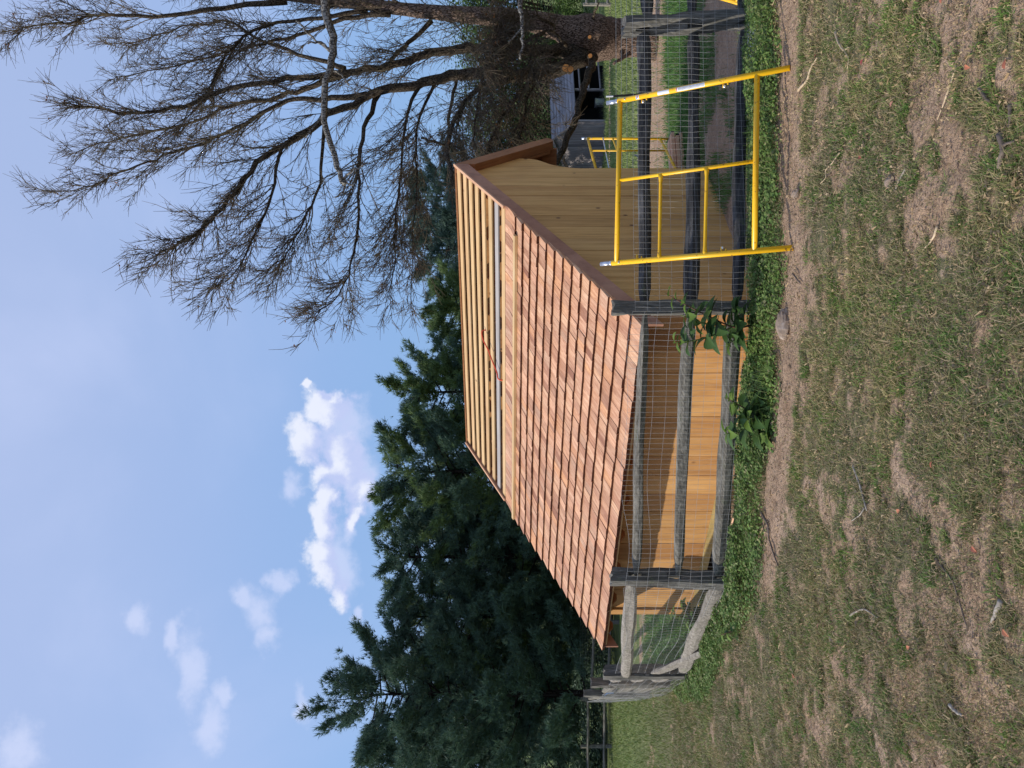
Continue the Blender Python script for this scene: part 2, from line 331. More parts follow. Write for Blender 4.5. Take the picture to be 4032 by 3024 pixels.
# ------------------------------------------------------------------ ground
def zone(X, Y):
    """how much grass grows at a point, 0..1"""
    d = fence_d(X, Y); n = fbm2(X*1.5+7, Y*1.5, 3); n2 = fbm2(X*4.1, Y*4.1+9, 8); nn = .65*n+.35*n2
    n4 = fbm2(X*11, Y*11, 12, 3); nn = .30*nn+.22*n2+.48*n4; g = .30+.70*sstep(nn, .42, .57)
    g *= 1-.92*sstep(-np.abs(d+1.12+.25*(n-.5)), -.34, -.18)*sstep(X, -2.3, -1.2)        # trodden strip before the weeds
    g = g*(1-.6*sstep(X, .15, .7)*sstep(-Y, -4.0, -3.3)*(1-sstep(nn, .50, .58)))
    g = np.where((X > .35) & (Y < 3.7), g, g)
    pen = d > .15
    yy = Y+.8*(fbm2(X*.8, Y*.8, 21)-.5)*2
    gp = sstep(fbm2(X*2.2, Y*1.2, 35)+.12*(yy-9.6), .42, .60)*.6+sstep(yy, 11.3, 12.0)*.5; gp = gp*(1-.95*sstep(yy, 14.7, 15.3)*(1-sstep(yy, 18.8, 19.6)))
    gp *= 1-.9*sstep(yy, 36, 37)*(1-sstep(yy, 38, 39.5))
    left = sstep(-X, 2.2, 3.2); gp = gp*(1-left)+left*(.35+.65*sstep(n, .35, .6))
    g = np.where(pen, gp, g); g = np.where((X < -3.2) & ~pen, np.maximum(g, sstep(nn, .30, .46)), g)
    g = np.where(X < -8, .9, g)
    return np.clip(g, 0, 1)
ys = np.concatenate([np.linspace(-40, 2, 12)[:-1], np.linspace(2, 7.5, 190), 7.5*np.exp(np.linspace(0, math.log(400/7.5), 230))[1:]])
us = np.concatenate([-np.geomspace(12, .62, 18), np.linspace(-.6, .6, 230), np.geomspace(.62, 12, 18)])
UU, YY = np.meshgrid(us, ys); XX = UU*np.maximum(np.abs(YY), 5.0)
ZZ = gz(XX, YY)+(fbm2(XX*2.2, YY*2.2, 5)-.5)*.05*sstep(60-YY, 0, 30)+(fbm2(XX*9, YY*9, 6, 3)-.5)*.035*(YY < 20)
nr, nc = XX.shape; idx = np.arange(nr*nc).reshape(nr, nc)
Fq = np.stack([idx[:-1, :-1], idx[:-1, 1:], idx[1:, 1:], idx[1:, :-1]], -1).reshape(-1, 4)
ground = mesh_np('ground', np.stack([XX, YY, ZZ], -1).reshape(-1, 3), Fq, M['soil'], kind='structure', attrs={'grass': zone(XX, YY).ravel()}, smooth=True)

def blades(name, X, Y, h, w, mat, lean=.6, curl=.5, z0=None, kind='stuff'):
    """bent two-piece blades standing on the ground"""
    n = len(X); Z = gz(X, Y) if z0 is None else z0; a = rng.uniform(0, 2*np.pi, n); L = rng.uniform(.1, lean, n); b = rng.uniform(0, 2*np.pi, n)
    dirx, diry = np.cos(a), np.sin(a); wx, wy = np.cos(b)*w/2, np.sin(b)*w/2; C_ = rng.uniform(0, curl, n)
    base = np.stack([X, Y, Z-.004], -1); mid = base+np.stack([dirx*L*h*.5, diry*L*h*.5, h*.55], -1)
    tip = base+np.stack([dirx*(L+C_)*h, diry*(L+C_)*h, h*(1-C_*.7)], -1); W_ = np.stack([wx, wy, wx*0], -1)
    V = np.stack([base-W_, base+W_, mid+W_*.8, mid-W_*.8, tip], 1).reshape(-1, 3); i = np.arange(n)[:, None]*5
    T = np.concatenate([i+np.array([[0, 1, 2]]), i+np.array([[0, 2, 3]]), i+np.array([[3, 2, 4]])], 0)
    return mesh_np(name, V, T, mat, kind=kind)
def scatter(n, y0, y1, half=.53, power=1.6):
    """points over the ground, thinning with distance"""
    u = rng.uniform(0, 1, n); Y = (y0**(1-power)+u*(y1**(1-power)-y0**(1-power)))**(1/(1-power)) if power != 1 else y0*(y1/y0)**u
    return rng.uniform(-half, half, n)*Y, Y
# short patchy turf in front
X, Y = scatter(420000, 2.3, 12, power=1.3); z = zone(X, Y); d = fence_d(X, Y); keep = (rng.uniform(0, 1, len(X)) < .05+.95*z) & (d < .1); X, Y, z = X[keep], Y[keep], z[keep]
blades('grass', X, Y, rng.uniform(.012, .042, len(X))*(.55+.7*z)*(1+.03*Y), rng.uniform(.002, .0045, len(X))*(.6+.16*Y), M['grass'], 1.3, .9)
tag(bpy.data.objects['grass'], 'short patchy pasture grass, part green and part dry, in front of the fence', 'grass')
# greener tufts
cx_, cy_ = scatter(420, 2.4, 9, power=1.2); q = rng.integers(0, 420, 60000); X = cx_[q]+rng.normal(0, .06, 60000)*(.4+1.2*((q*7)%13)/13); Y = cy_[q]+rng.normal(0, .05, 60000); kp = (fence_d(X, Y) < -.2) & (zone(X, Y) > .35); X, Y = X[kp], Y[kp]
tag(blades('clover_tufts', X, Y, rng.uniform(.02, .05, len(X)), rng.uniform(.003, .007, len(X)), M['tuft'], .9, .7), 'greener tufts of grass and clover in the pasture turf', 'grass')
# dry straw litter lying on the ground
X, Y = scatter(20000, 2.3, 9, power=1.4); kp = fence_d(X, Y) < .0; X, Y = X[kp], Y[kp]; n = len(X); a = rng.uniform(0, 2*np.pi, n); L = rng.uniform(.005, .024, n)*(.35+.17*Y)*np.where(rng.random(n) < .06, 3, 1); w = rng.uniform(.0004, .0011, n)*(.3+.16*Y)
dv = np.stack([np.cos(a), np.sin(a), a*0-.0], -1); pv_ = np.stack([-np.sin(a), np.cos(a), a*0], -1); c0 = np.stack([X, Y, gz(X, Y)+.022], -1); bend = rng.normal(0, .22, n)[:, None]*L[:, None]
V = np.stack([c0-dv*L[:, None]/2-pv_*w[:, None], c0-dv*L[:, None]/2+pv_*w[:, None], c0+pv_*(w[:, None]+bend), c0+pv_*(bend-w[:, None]), c0+dv*L[:, None]/2], 1).reshape(-1, 3)
i = np.arange(n)[:, None]*5; V[:, 2] += rng.uniform(-.008, .012, len(V))
tag(mesh_np('straw_litter', V, np.concatenate([i+np.array([[0, 1, 2]]), i+np.array([[0, 2, 3]]), i+np.array([[3, 2, 4]])], 0), M['straw'], kind='stuff'), 'dry curled grass stems and chips littering the bare ground', 'straw')
# lush and meadow grass behind the fence
X, Y = scatter(120000, 7.3, 19, .55, 1.1); d = fence_d(X, Y); z = zone(X, Y); kp = (d > .3) & (rng.uniform(0, 1, len(X)) < z) & ((X > .9) | (X < -2.6)); X, Y = X[kp], Y[kp]
lc = np.stack([X, Y], -1)
c_, s_ = math.cos(.636), math.sin(.636)
lx = (X-.745)*c_-(Y-7.5)*s_; ly = (X-.745)*s_+(Y-7.5)*c_
kp = ~((lx > -4.75) & (lx < .03) & (ly > -.03) & (ly < 3.7)); X, Y = X[kp], Y[kp]
tag(blades('lush_grass', X, Y, rng.uniform(.04, .15, len(X))*(.4+.06*Y), rng.uniform(.005, .011, len(X))*(.4+.07*Y), M['lush'], .7, .6), 'lush green grass growing inside the pen behind the fence', 'grass')
X, Y = scatter(90000, 18, 46, .6, 1.0); z = zone(X, Y); kp = (rng.uniform(0, 1, len(X)) < z) & (X > 2); X, Y = X[kp], Y[kp]
tag(blades('meadow_grass', X, Y, rng.uniform(.08, .25, len(X)), rng.uniform(.02, .05, len(X)), M['meadow'], .7, .6), 'sunlit pale green meadow grass in front of the grey barn', 'grass')

X, Y = scatter(90000, 8.5, 32, .62, 1.0); kp = (X < -2.6) & (fence_d(X, Y) < .3) & (rng.uniform(0, 1, len(X)) < zone(X, Y)); X, Y = X[kp], Y[kp]
tag(blades('field_grass', X, Y, rng.uniform(.03, .09, len(X))*(.5+.05*Y), rng.uniform(.004, .009, len(X))*(.4+.1*Y), M['field'], .8, .7), 'green and yellow grass of the open field left of the fence', 'grass')
def leaves(name, C0, L, mat, up=.5, ratio=.55, kind='stuff', parent=None):
    """kite-shaped leaves, folded a little"""
    n = len(C0); a = rng.uniform(0, 2*np.pi, n); el_ = rng.uniform(-.5, up, n)
    D = np.stack([np.cos(a)*np.cos(el_), np.sin(a)*np.cos(el_), np.sin(el_)], -1)
    Sd = np.cross(D, rng.normal(0, .45, (n, 3))+np.array([0, 0, 1.])); Sd /= np.linalg.norm(Sd, axis=1)[:, None]+1e-9; N = np.cross(Sd, D)
    L = L[:, None]; w = L*ratio/2
    V = np.stack([C0-D*L*.5, C0-D*L*.08+Sd*w-N*L*.06, C0+D*L*.5+N*L*-.08, C0-D*L*.08-Sd*w-N*L*.06], 1).reshape(-1, 3)
    i = np.arange(n)[:, None]*4; return mesh_np(name, V, np.concatenate([i+np.array([[0, 1, 2]]), i+np.array([[0, 2, 3]])], 0), mat, parent, kind)
# weed strip hugging the fence
n = 80000; X = rng.uniform(-4.4, 4.4, n); fy = np.interp(X, FX, FY); off = rng.beta(2.0, 2.0, n)*1.2-.86+.26*(fbm2(X*2.3, X*0, 31)-.5)*2
off = np.where(X < -2.0, off*.9-.1, off); Y = fy+off
dens = .35+1.6*(fbm2(X*2.7, Y*2.7, 14)-.30); kp = rng.uniform(0, 1, n) < np.clip(dens, .15, 1); X, Y, off = X[kp], Y[kp], off[kp]
hh = (.105*(1-np.abs((off+.35)/.6)**2)).clip(.012)*(.25+1.6*fbm2(X*3.5, Y*3.5, 17)**1.3); hh = np.where(X < .2, hh*1.35, hh)
Zl = gz(X, Y)+hh*rng.uniform(.35, 1, len(X))**.6
tag(leaves('ground_cover', np.stack([X, Y, Zl], -1), rng.uniform(.014, .036, len(X))*(.7+.6*fbm2(X*6, Y*6, 61)), M['weed'], .7, .85), 'dense strip of small leafy weeds growing along the foot of the fence', 'weeds')
n = 15000; X = rng.uniform(-4.2, 4.2, n); Y = np.interp(X, FX, FY)+rng.uniform(-.8, .2, n); hx = .2+1.0*fbm2(X*3, Y*2, 23)**1.5
tag(blades('fence_grass', X, Y, rng.uniform(.06, .26, n)*hx, rng.uniform(.003, .007, n), M['weed'], .6, .6), 'long thin grass blades rising through the weeds under the rails', 'grass')
# low growth left of the shed
n = 26000; X = rng.uniform(-5.5, -2.6, n); Y = rng.uniform(8.4, 16, n); kp = (fence_d(X, Y) > .2); X, Y = X[kp], Y[kp]
lx = (X-.745)*c_-(Y-7.5)*s_; kp = lx < -4.8; X, Y = X[kp], Y[kp]
tag(leaves('pen_weeds', np.stack([X, Y, gz(X, Y)+rng.uniform(.02, .4, len(X))*fbm2(X*1.5, Y*1.5, 41)], -1), rng.uniform(.03, .07, len(X)), M['lush'], .8, .5), 'broad green weeds growing beside the left end of the shed', 'weeds')

# ------------------------------------------------------------------ THE SHED (local frame: x along the eave to the right, y away, z up)
TH = .636; ZB = -.328
shed = empty('shed', 'new wooden shed with half-finished cedar shingle roof behind the fence', 'shed', (.745, 7.5, 0), -TH)
LEN = 4.69; DEP = 3.65; RY, RZ = 3.526, 2.80; EY, EZ = -.497, .848; tanr = (RZ-EZ)/(RY-EY); cr, sr = math.cos(SH), math.sin(SH)
def roofpt(x, w, h=0): return (x, EY+w*cr-h*sr, EZ+w*sr+h*cr)
BY, BZ = 4.50, 1.60; bl = math.hypot(BY-RY, RZ-BZ); bdir = ((BY-RY)/bl, (BZ-RZ)/bl)
def under(y): # underside of the roof deck
    if y <= RY: return EZ+(y-EY)*tanr-.075
    return RZ-(y-RY)*(RZ-BZ)/(BY-RY)-.19*min(1, (y-RY)*8)-.02
# gable boards, each a vertical plank; bottoms are cut to the falling ground
def gable(xf, th, nm='gable_board'):
    y = 0.0; k_ = 0; ws = [.303]*11+[.317]
    for k_, w in enumerate(ws):
        y0, y1 = y+.003, min(y+w, DEP)-.003; zb0, zb1 = ZB-.10-.065*y0, ZB-.10-.065*y1
        mb = MB(); pr_ = random.uniform(0, .004)
        if k_ < 11: mb.prism([(y0, zb0), (y1, zb1), (y1, under(y1)), (y0, under(y0))], xf-th+pr_, xf+pr_)
        else:       # last board flares into a scalloped bracket under the back eave
            arc = [(DEP, 1.10), (DEP+.02, 1.24), (DEP+.07, 1.39), (DEP+.15, 1.52), (DEP+.24, 1.61), (DEP+.31, 1.69), (DEP+.355, 1.79), (DEP+.37, 1.90), (DEP+.37, under(DEP+.37))]
            mb.prism([(y0, zb0), (DEP, zb1)]+arc+[(RY, under(RY)), (y0, under(y0))], xf-th+pr_, xf+pr_)
        mb.build(nm, M['gable'], shed); y += w
gable(0.0, .022); gable(-LEN+.022, .022, 'far_gable_board')
# eave wall: wide planks of uneven width
x = -.024; wl_ = [.235, .24, .284, .30, .278, .285, .288, .287, .294, .29, .27, .285, .289, .30, .285, .37, .1]; zt = under(0)
for w in wl_:
    x1 = max(x-w, -LEN+.024)
    if x-x1 < .05: break
    mb = MB(); p_ = random.uniform(0, .005); mb.box(x1+.003, x-.003, -p_, .022, ZB, zt); mb.build('wall_board', M['eavewall'], shed); x = x1
for xx in (-LEN-.01,): mb = MB(); mb.box(xx-.02, xx+.075, -.024, -.001, ZB-.0, zt); mb.build('corner_trim', M['eavewall'], shed)
mb = MB(); mb.box(-LEN+.05, -.1, .03, .13, ZB-.11, ZB-.005); mb.build('skid_beam', M['beam'], shed)
mb = MB(); mb.box(-LEN+.03, -.03, -.012, .016, ZB-.10, ZB-.003); mb.build('sill_strip', M['beam'], shed)
# inside: studs hide daylight, back wall low
mb = MB(); mb.box(-LEN+.03, -.03, DEP-.03, DEP, ZB-.3, under(DEP)); mb.build('back_wall', M['eavewall'], shed)
mb = MB(); mb.box(-LEN+.03, -.03, .03, DEP-.04, ZB-.02, ZB+.01); mb.build('floor_deck', M['beam'], shed)
# rafters with scalloped tails
for i in range(9):
    x = -.045-i*(LEN-.09)/8; mb = MB(); h0, h1 = -.075, -.185
    tail = [(EY+.13, EZ-.075+.13*tanr), (EY+.13, EZ-.055), (EY+.17, EZ-.085), (EY+.20, EZ-.115), (EY+.27, EZ-.12), (EY+.33, EZ-.075), (EY+.42, EZ-.005), ]
    top = [(RY-.02, RZ-.085)]; mb.prism(tail+[(RY-.02, RZ-.085-.12), (RY-.02, RZ-.085)], x-.02, x+.02); mb.build('rafter', M['rakeback'], shed)
    mb = MB(); q0 = (RY+.0, RZ-.10); mb.prism([(RY-.018, RZ-.10), (BY-.06, BZ-.015), (BY-.12, BZ-.11), (RY-.018, RZ-.22)], x-.02, x+.02); mb.build('back_rafter', M['rakeback'], shed)
# laths: all the way up; only the top eight stay bare
k_ = 0; w = 4.412
while w > .05:
    wl = .096; mb = MB(); pts = [roofpt(-LEN-.085, w-wl/2, -.040), roofpt(-LEN-.085, w+wl/2, -.040), roofpt(-LEN-.085, w+wl/2, -.022), roofpt(-LEN-.085, w-wl/2, -.022)]
    j = random.uniform(-.004, .004); poly = [(p[1], p[2]+j) for p in pts]; mb.prism(poly, -LEN-.075+random.uniform(0, .02), .075-random.uniform(0, .01))
    mb.build('roof_lath', M['greylath'] if k_ == 6 else M['lath'], shed); k_ += 1; w -= .1975
# rake boards (front slope, stained), light strip on their top edge, back slope and ridge strip
def rake(x0, x1, m1=M['rake']):
    mb = MB(); mb.prism([(EY+.02, EZ-.012), (RY, RZ-.006), (RY, RZ-.006-.175), (EY+.02, EZ-.175)], x0, x1); return mb.build('rake_board', m1, shed)
rake(.082, .104); rake(-LEN-.104, -LEN-.082)
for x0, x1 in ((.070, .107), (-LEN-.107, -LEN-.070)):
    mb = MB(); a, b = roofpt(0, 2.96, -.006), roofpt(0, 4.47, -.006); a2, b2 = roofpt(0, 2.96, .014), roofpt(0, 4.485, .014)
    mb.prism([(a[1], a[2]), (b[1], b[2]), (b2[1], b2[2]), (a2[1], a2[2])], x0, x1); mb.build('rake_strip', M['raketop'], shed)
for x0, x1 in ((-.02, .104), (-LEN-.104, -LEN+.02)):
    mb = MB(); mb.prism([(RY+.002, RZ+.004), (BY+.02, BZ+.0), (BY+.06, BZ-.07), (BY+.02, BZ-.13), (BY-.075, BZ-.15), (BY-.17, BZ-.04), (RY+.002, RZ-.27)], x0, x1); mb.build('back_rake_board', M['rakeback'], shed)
mb = MB(); mb.prism([(BY-.07, BZ-.0), (BY+.0, BZ-.04), (BY+.0, BZ-.21), (BY-.03, BZ-.21)], -LEN, -.021); mb.build('back_fascia', M['rakeback'], shed)
mb = MB(); mb.prism([(RY, RZ+.006), (BY, BZ+.006), (BY, BZ-.012), (RY, RZ-.012)], -LEN-.08, -.022); mb.build('back_roof_deck', M['rakeback'], shed)
# shingles: fifteen courses, every shingle its own wedge; the 300 nearest are parts
courses = [.0, .19, .385, .57, .755, .925, 1.10, 1.285, 1.475, 1.66, 1.845, 2.04, 2.22, 2.41, 2.597]
sh = []
BT = .031  # butt thickness
for ci, w0 in enumerate(courses):
    last = ci == len(courses)-1; top = w0+.40 if not last else 2.96; x = .112
    while x > -LEN-.11:
        wd = random.choice([.075, .09, .10, .11, .12, .13, .14, .15, .17]); x1 = max(x-wd, -LEN-.125)
        if x1+LEN+.125 < .04: x1 = -LEN-.125
        j = random.uniform(-.004, .006); bt = BT*random.uniform(.85, 1.2)
        def hh_(w, tip): # height over the roof line: lies on the course below
            return tip
        lap = .0 if ci == 0 else 0
        # surface rises from butt (on previous course) down to the laths
        tl = top-w0; n_ = 5 if last else 2; vs = []
        for q in range(n_+1):
            a_ = q/n_; ww = w0+j+tl*a_; hb = .0*(1-a_)-.020*a_+(.004 if ci else 0)*(1-a_)
            if last: hb = .004*(1-a_)**2-.020*(1-(1-a_)**2)-.006*math.sin(a_*math.pi)
            ht = hb+bt*(1-a_)+.004
            for (xx, hh2) in ((x-.0012, hb), (x1+.0012, hb), (x1+.0012, ht), (x-.0012, ht)):
                sk = (random.random()-.5)*.0
                vs.append(roofpt(xx+(.012*math.sin(a_*3+x*5) if last else 0), ww, hh2))
        fs = [(0, 1, 2, 3), tuple(4*n_+r for r in (3, 2, 1, 0))]
        for q in range(n_):
            for e in range(4): fs.append((4*q+e, 4*(q+1)+e, 4*(q+1)+(e+1) % 4, 4*q+(e+1) % 4))
        ctr = roofpt((x+x1)/2, w0, 0); wx_ = .745+ctr[0]*c_+ctr[1]*s_; wy_ = 7.5-ctr[0]*s_+ctr[1]*c_
        show = (x-x1)*(.36 if last else .19)/(wx_**2+wy_**2+1.5)
        sh.append((show, vs, fs)); x = x1
sh.sort(key=lambda q: -q[0])
for _, vs, fs in sh[:300]:
    mb = MB(); mb.add(vs, fs); mb.build('shingle', M['shingle'], shed)
mb = MB()
for _, vs, fs in sh[300:]: mb.add(vs, fs)
mb.build('far_shingles', M['shingle'], shed, kind='stuff')
# straight-edge batten tacked across the last courses
mb = MB(); b0, b1, b2, b3 = roofpt(0, 2.545, .026), roofpt(0, 2.595, .026), roofpt(0, 2.595, .062), roofpt(0, 2.545, .062)
mb.prism([(q[1], q[2]) for q in (b0, b1, b2, b3)], -LEN-.11, -.10); mb.build('guide_batten', M['lath'], shed)
bpy.context.view_layer.update()
def shedpt(p): return shed.matrix_world @ Vector(p)
# orange cord looped over the bare laths
cp = [shedpt(roofpt(-2.02-a, w, h)) for a, w, h in ((.0, 3.60, -.05), (.01, 3.63, .03), (.10, 3.56, .05), (.22, 3.42, .03), (.33, 3.28, .03), (.43, 3.17, .02), (.50, 3.10, .03), (.52, 3.06, -.04))]
mb = MB(); mb.tube(lerp_path(cp, 5), .009, 6); tag(mb.build('cord', M['orange'], smooth=True), 'short orange-red cord looped over the bare roof laths', 'cord')

# ------------------------------------------------------------------ split-rail fence with welded wire
def post_mesh(base, top, wn, wu, ang, slots, dip=.25, rough_=.014):
    """base/top world points; wide slotted face across n, slots run along u (angle ang)"""
    B = Vector(base)-Vector((0, 0, dip)); T = Vector(top); H = (T-B).length; ax = (T-B).normalized()
    U = Vector((math.cos(ang), math.sin(ang), 0)); U = (U-ax*U.dot(ax)).normalized(); N = ax.cross(U); mb = MB()
    def blk(n0, n1, h0, h1):
        k1 = max(2, int((h1-h0)/.05)); us_ = np.linspace(-wu/2, wu/2, 4); ns_ = np.linspace(n0, n1, 3); vs = []; ring = []
        per = [(u, ns_[0]) for u in us_]+[(us_[-1], ns_[1])]+[(u, ns_[2]) for u in us_[::-1]]+[(us_[0], ns_[1])]
        for i in range(k1+1):
            h = h0+(h1-h0)*i/k1
            for (u, v) in per:
                cu = u*(.94 if abs(v) > wn*.4 and abs(u) > wu*.4 else 1); 
                j = (vnoise(h*9+v*20, u*30+base[0]*7, 3)-.5)*rough_*2; j2 = (vnoise(h*5+u*20, v*35+base[0]*3, 5)-.5)*rough_*2
                dz = (vnoise(u*40, v*40, 9)-.5)*.05 if (i == k1 and h1 >= H-1e-4) else 0
                vs.append(tuple(B+ax*(h+dz)+U*(cu+j)+N*(v+j2)))
        n = len(per); f = [(i*n+a, i*n+(a+1) % n, (i+1)*n+(a+1) % n, (i+1)*n+a) for i in range(k1) for a in range(n)]
        f += [tuple(range(n))[::-1], tuple(range(k1*n, (k1+1)*n))]; mb.add(vs, f)
    s = .022
    blk(-wn/2, -s, 0, H); blk(s, wn/2, 0, H); h = 0
    for (a, b) in slots: blk(-s+.001, s-.001, h, a+dip); h = b+dip
    blk(-s+.001, s-.001, h, H); return mb
def rail_mesh(a, b, r0, taper=.18, flat=.72, sag=.0, seed=0, ends=.45):
    a, b = Vector(a), Vector(b); n = 26; pts = []; rad = []; L = (b-a).length
    for i in range(n+1):
        q = i/n; p = a.lerp(b, q); p.z += -sag*math.sin(q*math.pi)+(vnoise(q*4, seed, 2)-.5)*.022; p.y += (vnoise(q*3, seed+5, 2)-.5)*.02; pts.append(p)
        e = min(1, min(q, 1-q)*L/taper); rad.append(r0*(ends+(1-ends)*e)*(.9+.25*vnoise(q*6, seed, 7)))
    mb = MB(); sides = 9; A = Vector((0, 0, 1)); T = (b-a).normalized(); A = (A-T*A.dot(T)).normalized(); Bn = T.cross(A); vs = []
    for i in range(n+1):
        for k_ in range(sides):
            an = 2*math.pi*k_/sides; rr = rad[i]*(1+.34*(vnoise(k_*1.7+seed*3, i*.13, 4)-.5)*2)
            e = min(1, min(i/n, 1-i/n)*L/taper)
            vs.append(tuple(pts[i]+A*math.cos(an)*rr+Bn*math.sin(an)*rr*(flat*(.5+.5*e))))
    f = [(i*sides+k_, i*sides+(k_+1) % sides, (i+1)*sides+(k_+1) % sides, (i+1)*sides+k_) for i in range(n) for k_ in range(sides)]
    f += [tuple(range(sides))[::-1], tuple(range(n*sides, (n+1)*sides))]; mb.add(vs, f); return mb
def wire_net(path, z_lo, z_hi, dv=.05, dh=.1016, r=.0016, mat=None, name='wire_mesh', parent=None, warp=.02, zfun=None, top_dev=None, side=3, yoff=0):
    """welded wire along a ground polyline; heights over the ground"""
    mb = MB(); P_ = [Vector((p[0], p[1], 0)) for p in path]; seg = [(P_[i+1]-P_[i]).length for i in range(len(P_)-1)]; tot = sum(seg)
    def at(s):
        for i, L in enumerate(seg):
            if s <= L or i == len(seg)-1: return P_[i].lerp(P_[i+1], s/L)
            s -= L
    def pt(s, h):
        p = at(s); q = (h-z_lo)/(z_hi-z_lo); base = zfun(p.x, p.y) if zfun else float(gz(p.x, p.y))
        dz = (vnoise(s*1.3, h*2, 51)-.5)*2*warp; dy = (vnoise(s*1.9, h*3, 52)-.5)*2*warp
        if top_dev: dz += top_dev(s, tot)*q*q
        return (p.x+(vnoise(s*3, h*9, 53)-.5)*.012, p.y+dy, base+h+dz)
    nh = int(round((z_hi-z_lo)/dh)); nv = int(tot/dv)
    for i in range(nh+1):
        h = z_lo+i*dh; mb.tube([pt(tot*j/max(8, nv//2), h) for j in range(max(8, nv//2)+1)], r, side, cap=False)
    for i in range(nv+1):
        s = i*dv; mb.tube([pt(s, z_lo+dh*j) for j in range(nh+1)], r, side, cap=False)
    return mb.build(name, mat or M['wire'], parent)
fence = empty('split_rail_fence', 'weathered grey split-rail fence with welded wire, running in front of the shed', 'fence', (0, 0, 0))
pm_b, pm_t = G(3018, 1219), P(2412, 1213, 6.48); pm_b = Vector((pm_t.x+.0, 6.48, float(gz(.63, 6.48))))
pl_t = P(2406, 2270, 7.39); pl_b = Vector((P(2890, 2290, 7.39).x, 7.39, float(gz(-1.9, 7.39))))
pr_t = P(2455, 108, 6.74); pr_b = Vector((P(2968, 72, 6.74).x, 6.70, float(gz(3.1, 6.74))))
p3_t = P(2378, 2646, 9.77); p3_b = Vector((p3_t.x, 9.77, float(gz(p3_t.x, 9.77))))
def slots_for(zs, base): return [(z-base.z-.065, z-base.z+.065) for z in sorted(zs)]
zr_ = lambda x, Y: P(x, 1500, Y).z
mid_z = [zr_(2905, 6.48), zr_(2720, 6.48), zr_(2533, 6.48)]
post_mesh(pm_b, pm_t, .13, .115, .02, slots_for(mid_z, pm_b)).build('post', M['post'], fence)
lz = [zr_(2836, 7.39), zr_(2650, 7.39), zr_(2498, 7.39)]
post_mesh(pl_b, pl_t, .155, .105, math.atan2(-.66, .75), slots_for(lz, pl_b)).build('post', M['post'], fence)
rz_ = [zr_(2925, 6.74), zr_(2730, 6.74), zr_(2528, 6.74)]
post_mesh(pr_b, pr_t, .15, .10, math.atan2(-.55, -.85), slots_for(rz_, pr_b)).build('post', M['post'], fence)
post_mesh(p3_b, p3_t, .15, .11, math.atan2(-.7, .7), slots_for([p3_b.z+.3, p3_b.z+.62, p3_b.z+.93], p3_b)).build('post', M['post'], fence)
more = [(2327, 2689, 11.65), (2299, 2731, 15.5), (2303, 2755, 30.5)]; bases = []
for (x, y, Y) in more:
    tp = P(x, y, Y); bs = Vector((tp.x, Y, float(gz(tp.x, Y)))); bases.append((bs, tp))
    post_mesh(bs, tp, .16, .12, .6, slots_for([bs.z+.3, bs.z+.62, bs.z+.93], bs)).build('post', M['post'], fence)
# rails: right span (shaded side, shade put into the rail colour), left span, broken third span, receding spans, span running out of frame on the right
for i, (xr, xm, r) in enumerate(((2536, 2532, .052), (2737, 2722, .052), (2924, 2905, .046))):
    rail_mesh(P(xr, 95, 6.76), P(xm, 1228, 6.49), r, seed=i).build('rail', M['shadedrail'], fence)
for i, (xa_, xb_, r) in enumerate(((2534, 2508, .042), (2714, 2664, .050), (2896, 2830, .076))):
    rail_mesh(P(xa_, 1222, 6.50), P(xb_, 2266, 7.38), r, seed=10+i, sag=.0).build('rail', M['rail'], fence)
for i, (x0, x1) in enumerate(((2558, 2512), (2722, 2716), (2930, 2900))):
    rail_mesh(P(x0, 100, 6.72), P(x1-20, -900, 7.1), .05, seed=20+i).build('rail', M['shadedrail'], fence)
rail_mesh(P(2480, 2300, 7.45), P(2466, 2668, 9.72), .062, seed=30, ends=.6).build('rail', M['palerail'], fence)
rail_mesh(P(2830, 2298, 7.50), P(2690, 2648, 9.3), .085, seed=31, ends=.5, flat=.5).build('rail', M['palerail'], fence)
rail_mesh(P(2790, 2560, 8.55), P(2560, 2652, 9.72), .055, seed=33, ends=.4).build('rail', M['palerail'], fence)
prev = (p3_b, p3_t)
for j, (bs, tp) in enumerate(bases):
    for h in (.3, .62, .93):
        rail_mesh(prev[0]+Vector((0, -.1, h)), bs+Vector((0, .1, h)), .055, seed=40+j).build('rail', M['palerail' if j == 0 else 'rail'], fence)
    prev = (bs, tp)
wf = -.085
wire_net([(5.2, 6.95+wf), (3.12, 6.68+wf), (.60, 6.44+wf)], .03, 1.05, parent=fence, warp=.012, r=.0010)
wire_net([(.60, 6.44+wf), (-1.92, 7.36+wf)], .03, 1.06, parent=fence, warp=.02, r=.0011, top_dev=lambda s, T: .07*math.sin(s/T*math.pi)**2+.03*math.sin(s*5))
wire_net([(-1.92, 7.36+wf), (-3.62, 9.66)], .03, 1.0, parent=fence, warp=.04, r=.0014, top_dev=lambda s, T: -.06*math.sin(s/T*math.pi))
wire_net([(-3.70, 9.66), (-4.56, 11.5), (-6.28, 15.4)], .03, 1.02, parent=fence, warp=.03, r=.0012, dv=.1)
wire_net([(-6.28, 15.4), (-12.52, 30.4)], .03, 1.0, parent=fence, warp=.03, r=.002, dv=.4, dh=.2)
tw = P(2386, 2716, 14.0); mb = MB(); mb.tube([tw+Vector((-.05, -.12, .04)), tw+Vector((0, -.14, -.02)), tw+Vector((.0, -.14, -.12))], .008, 5); mb.build('twine_tie', M['blue'], fence)

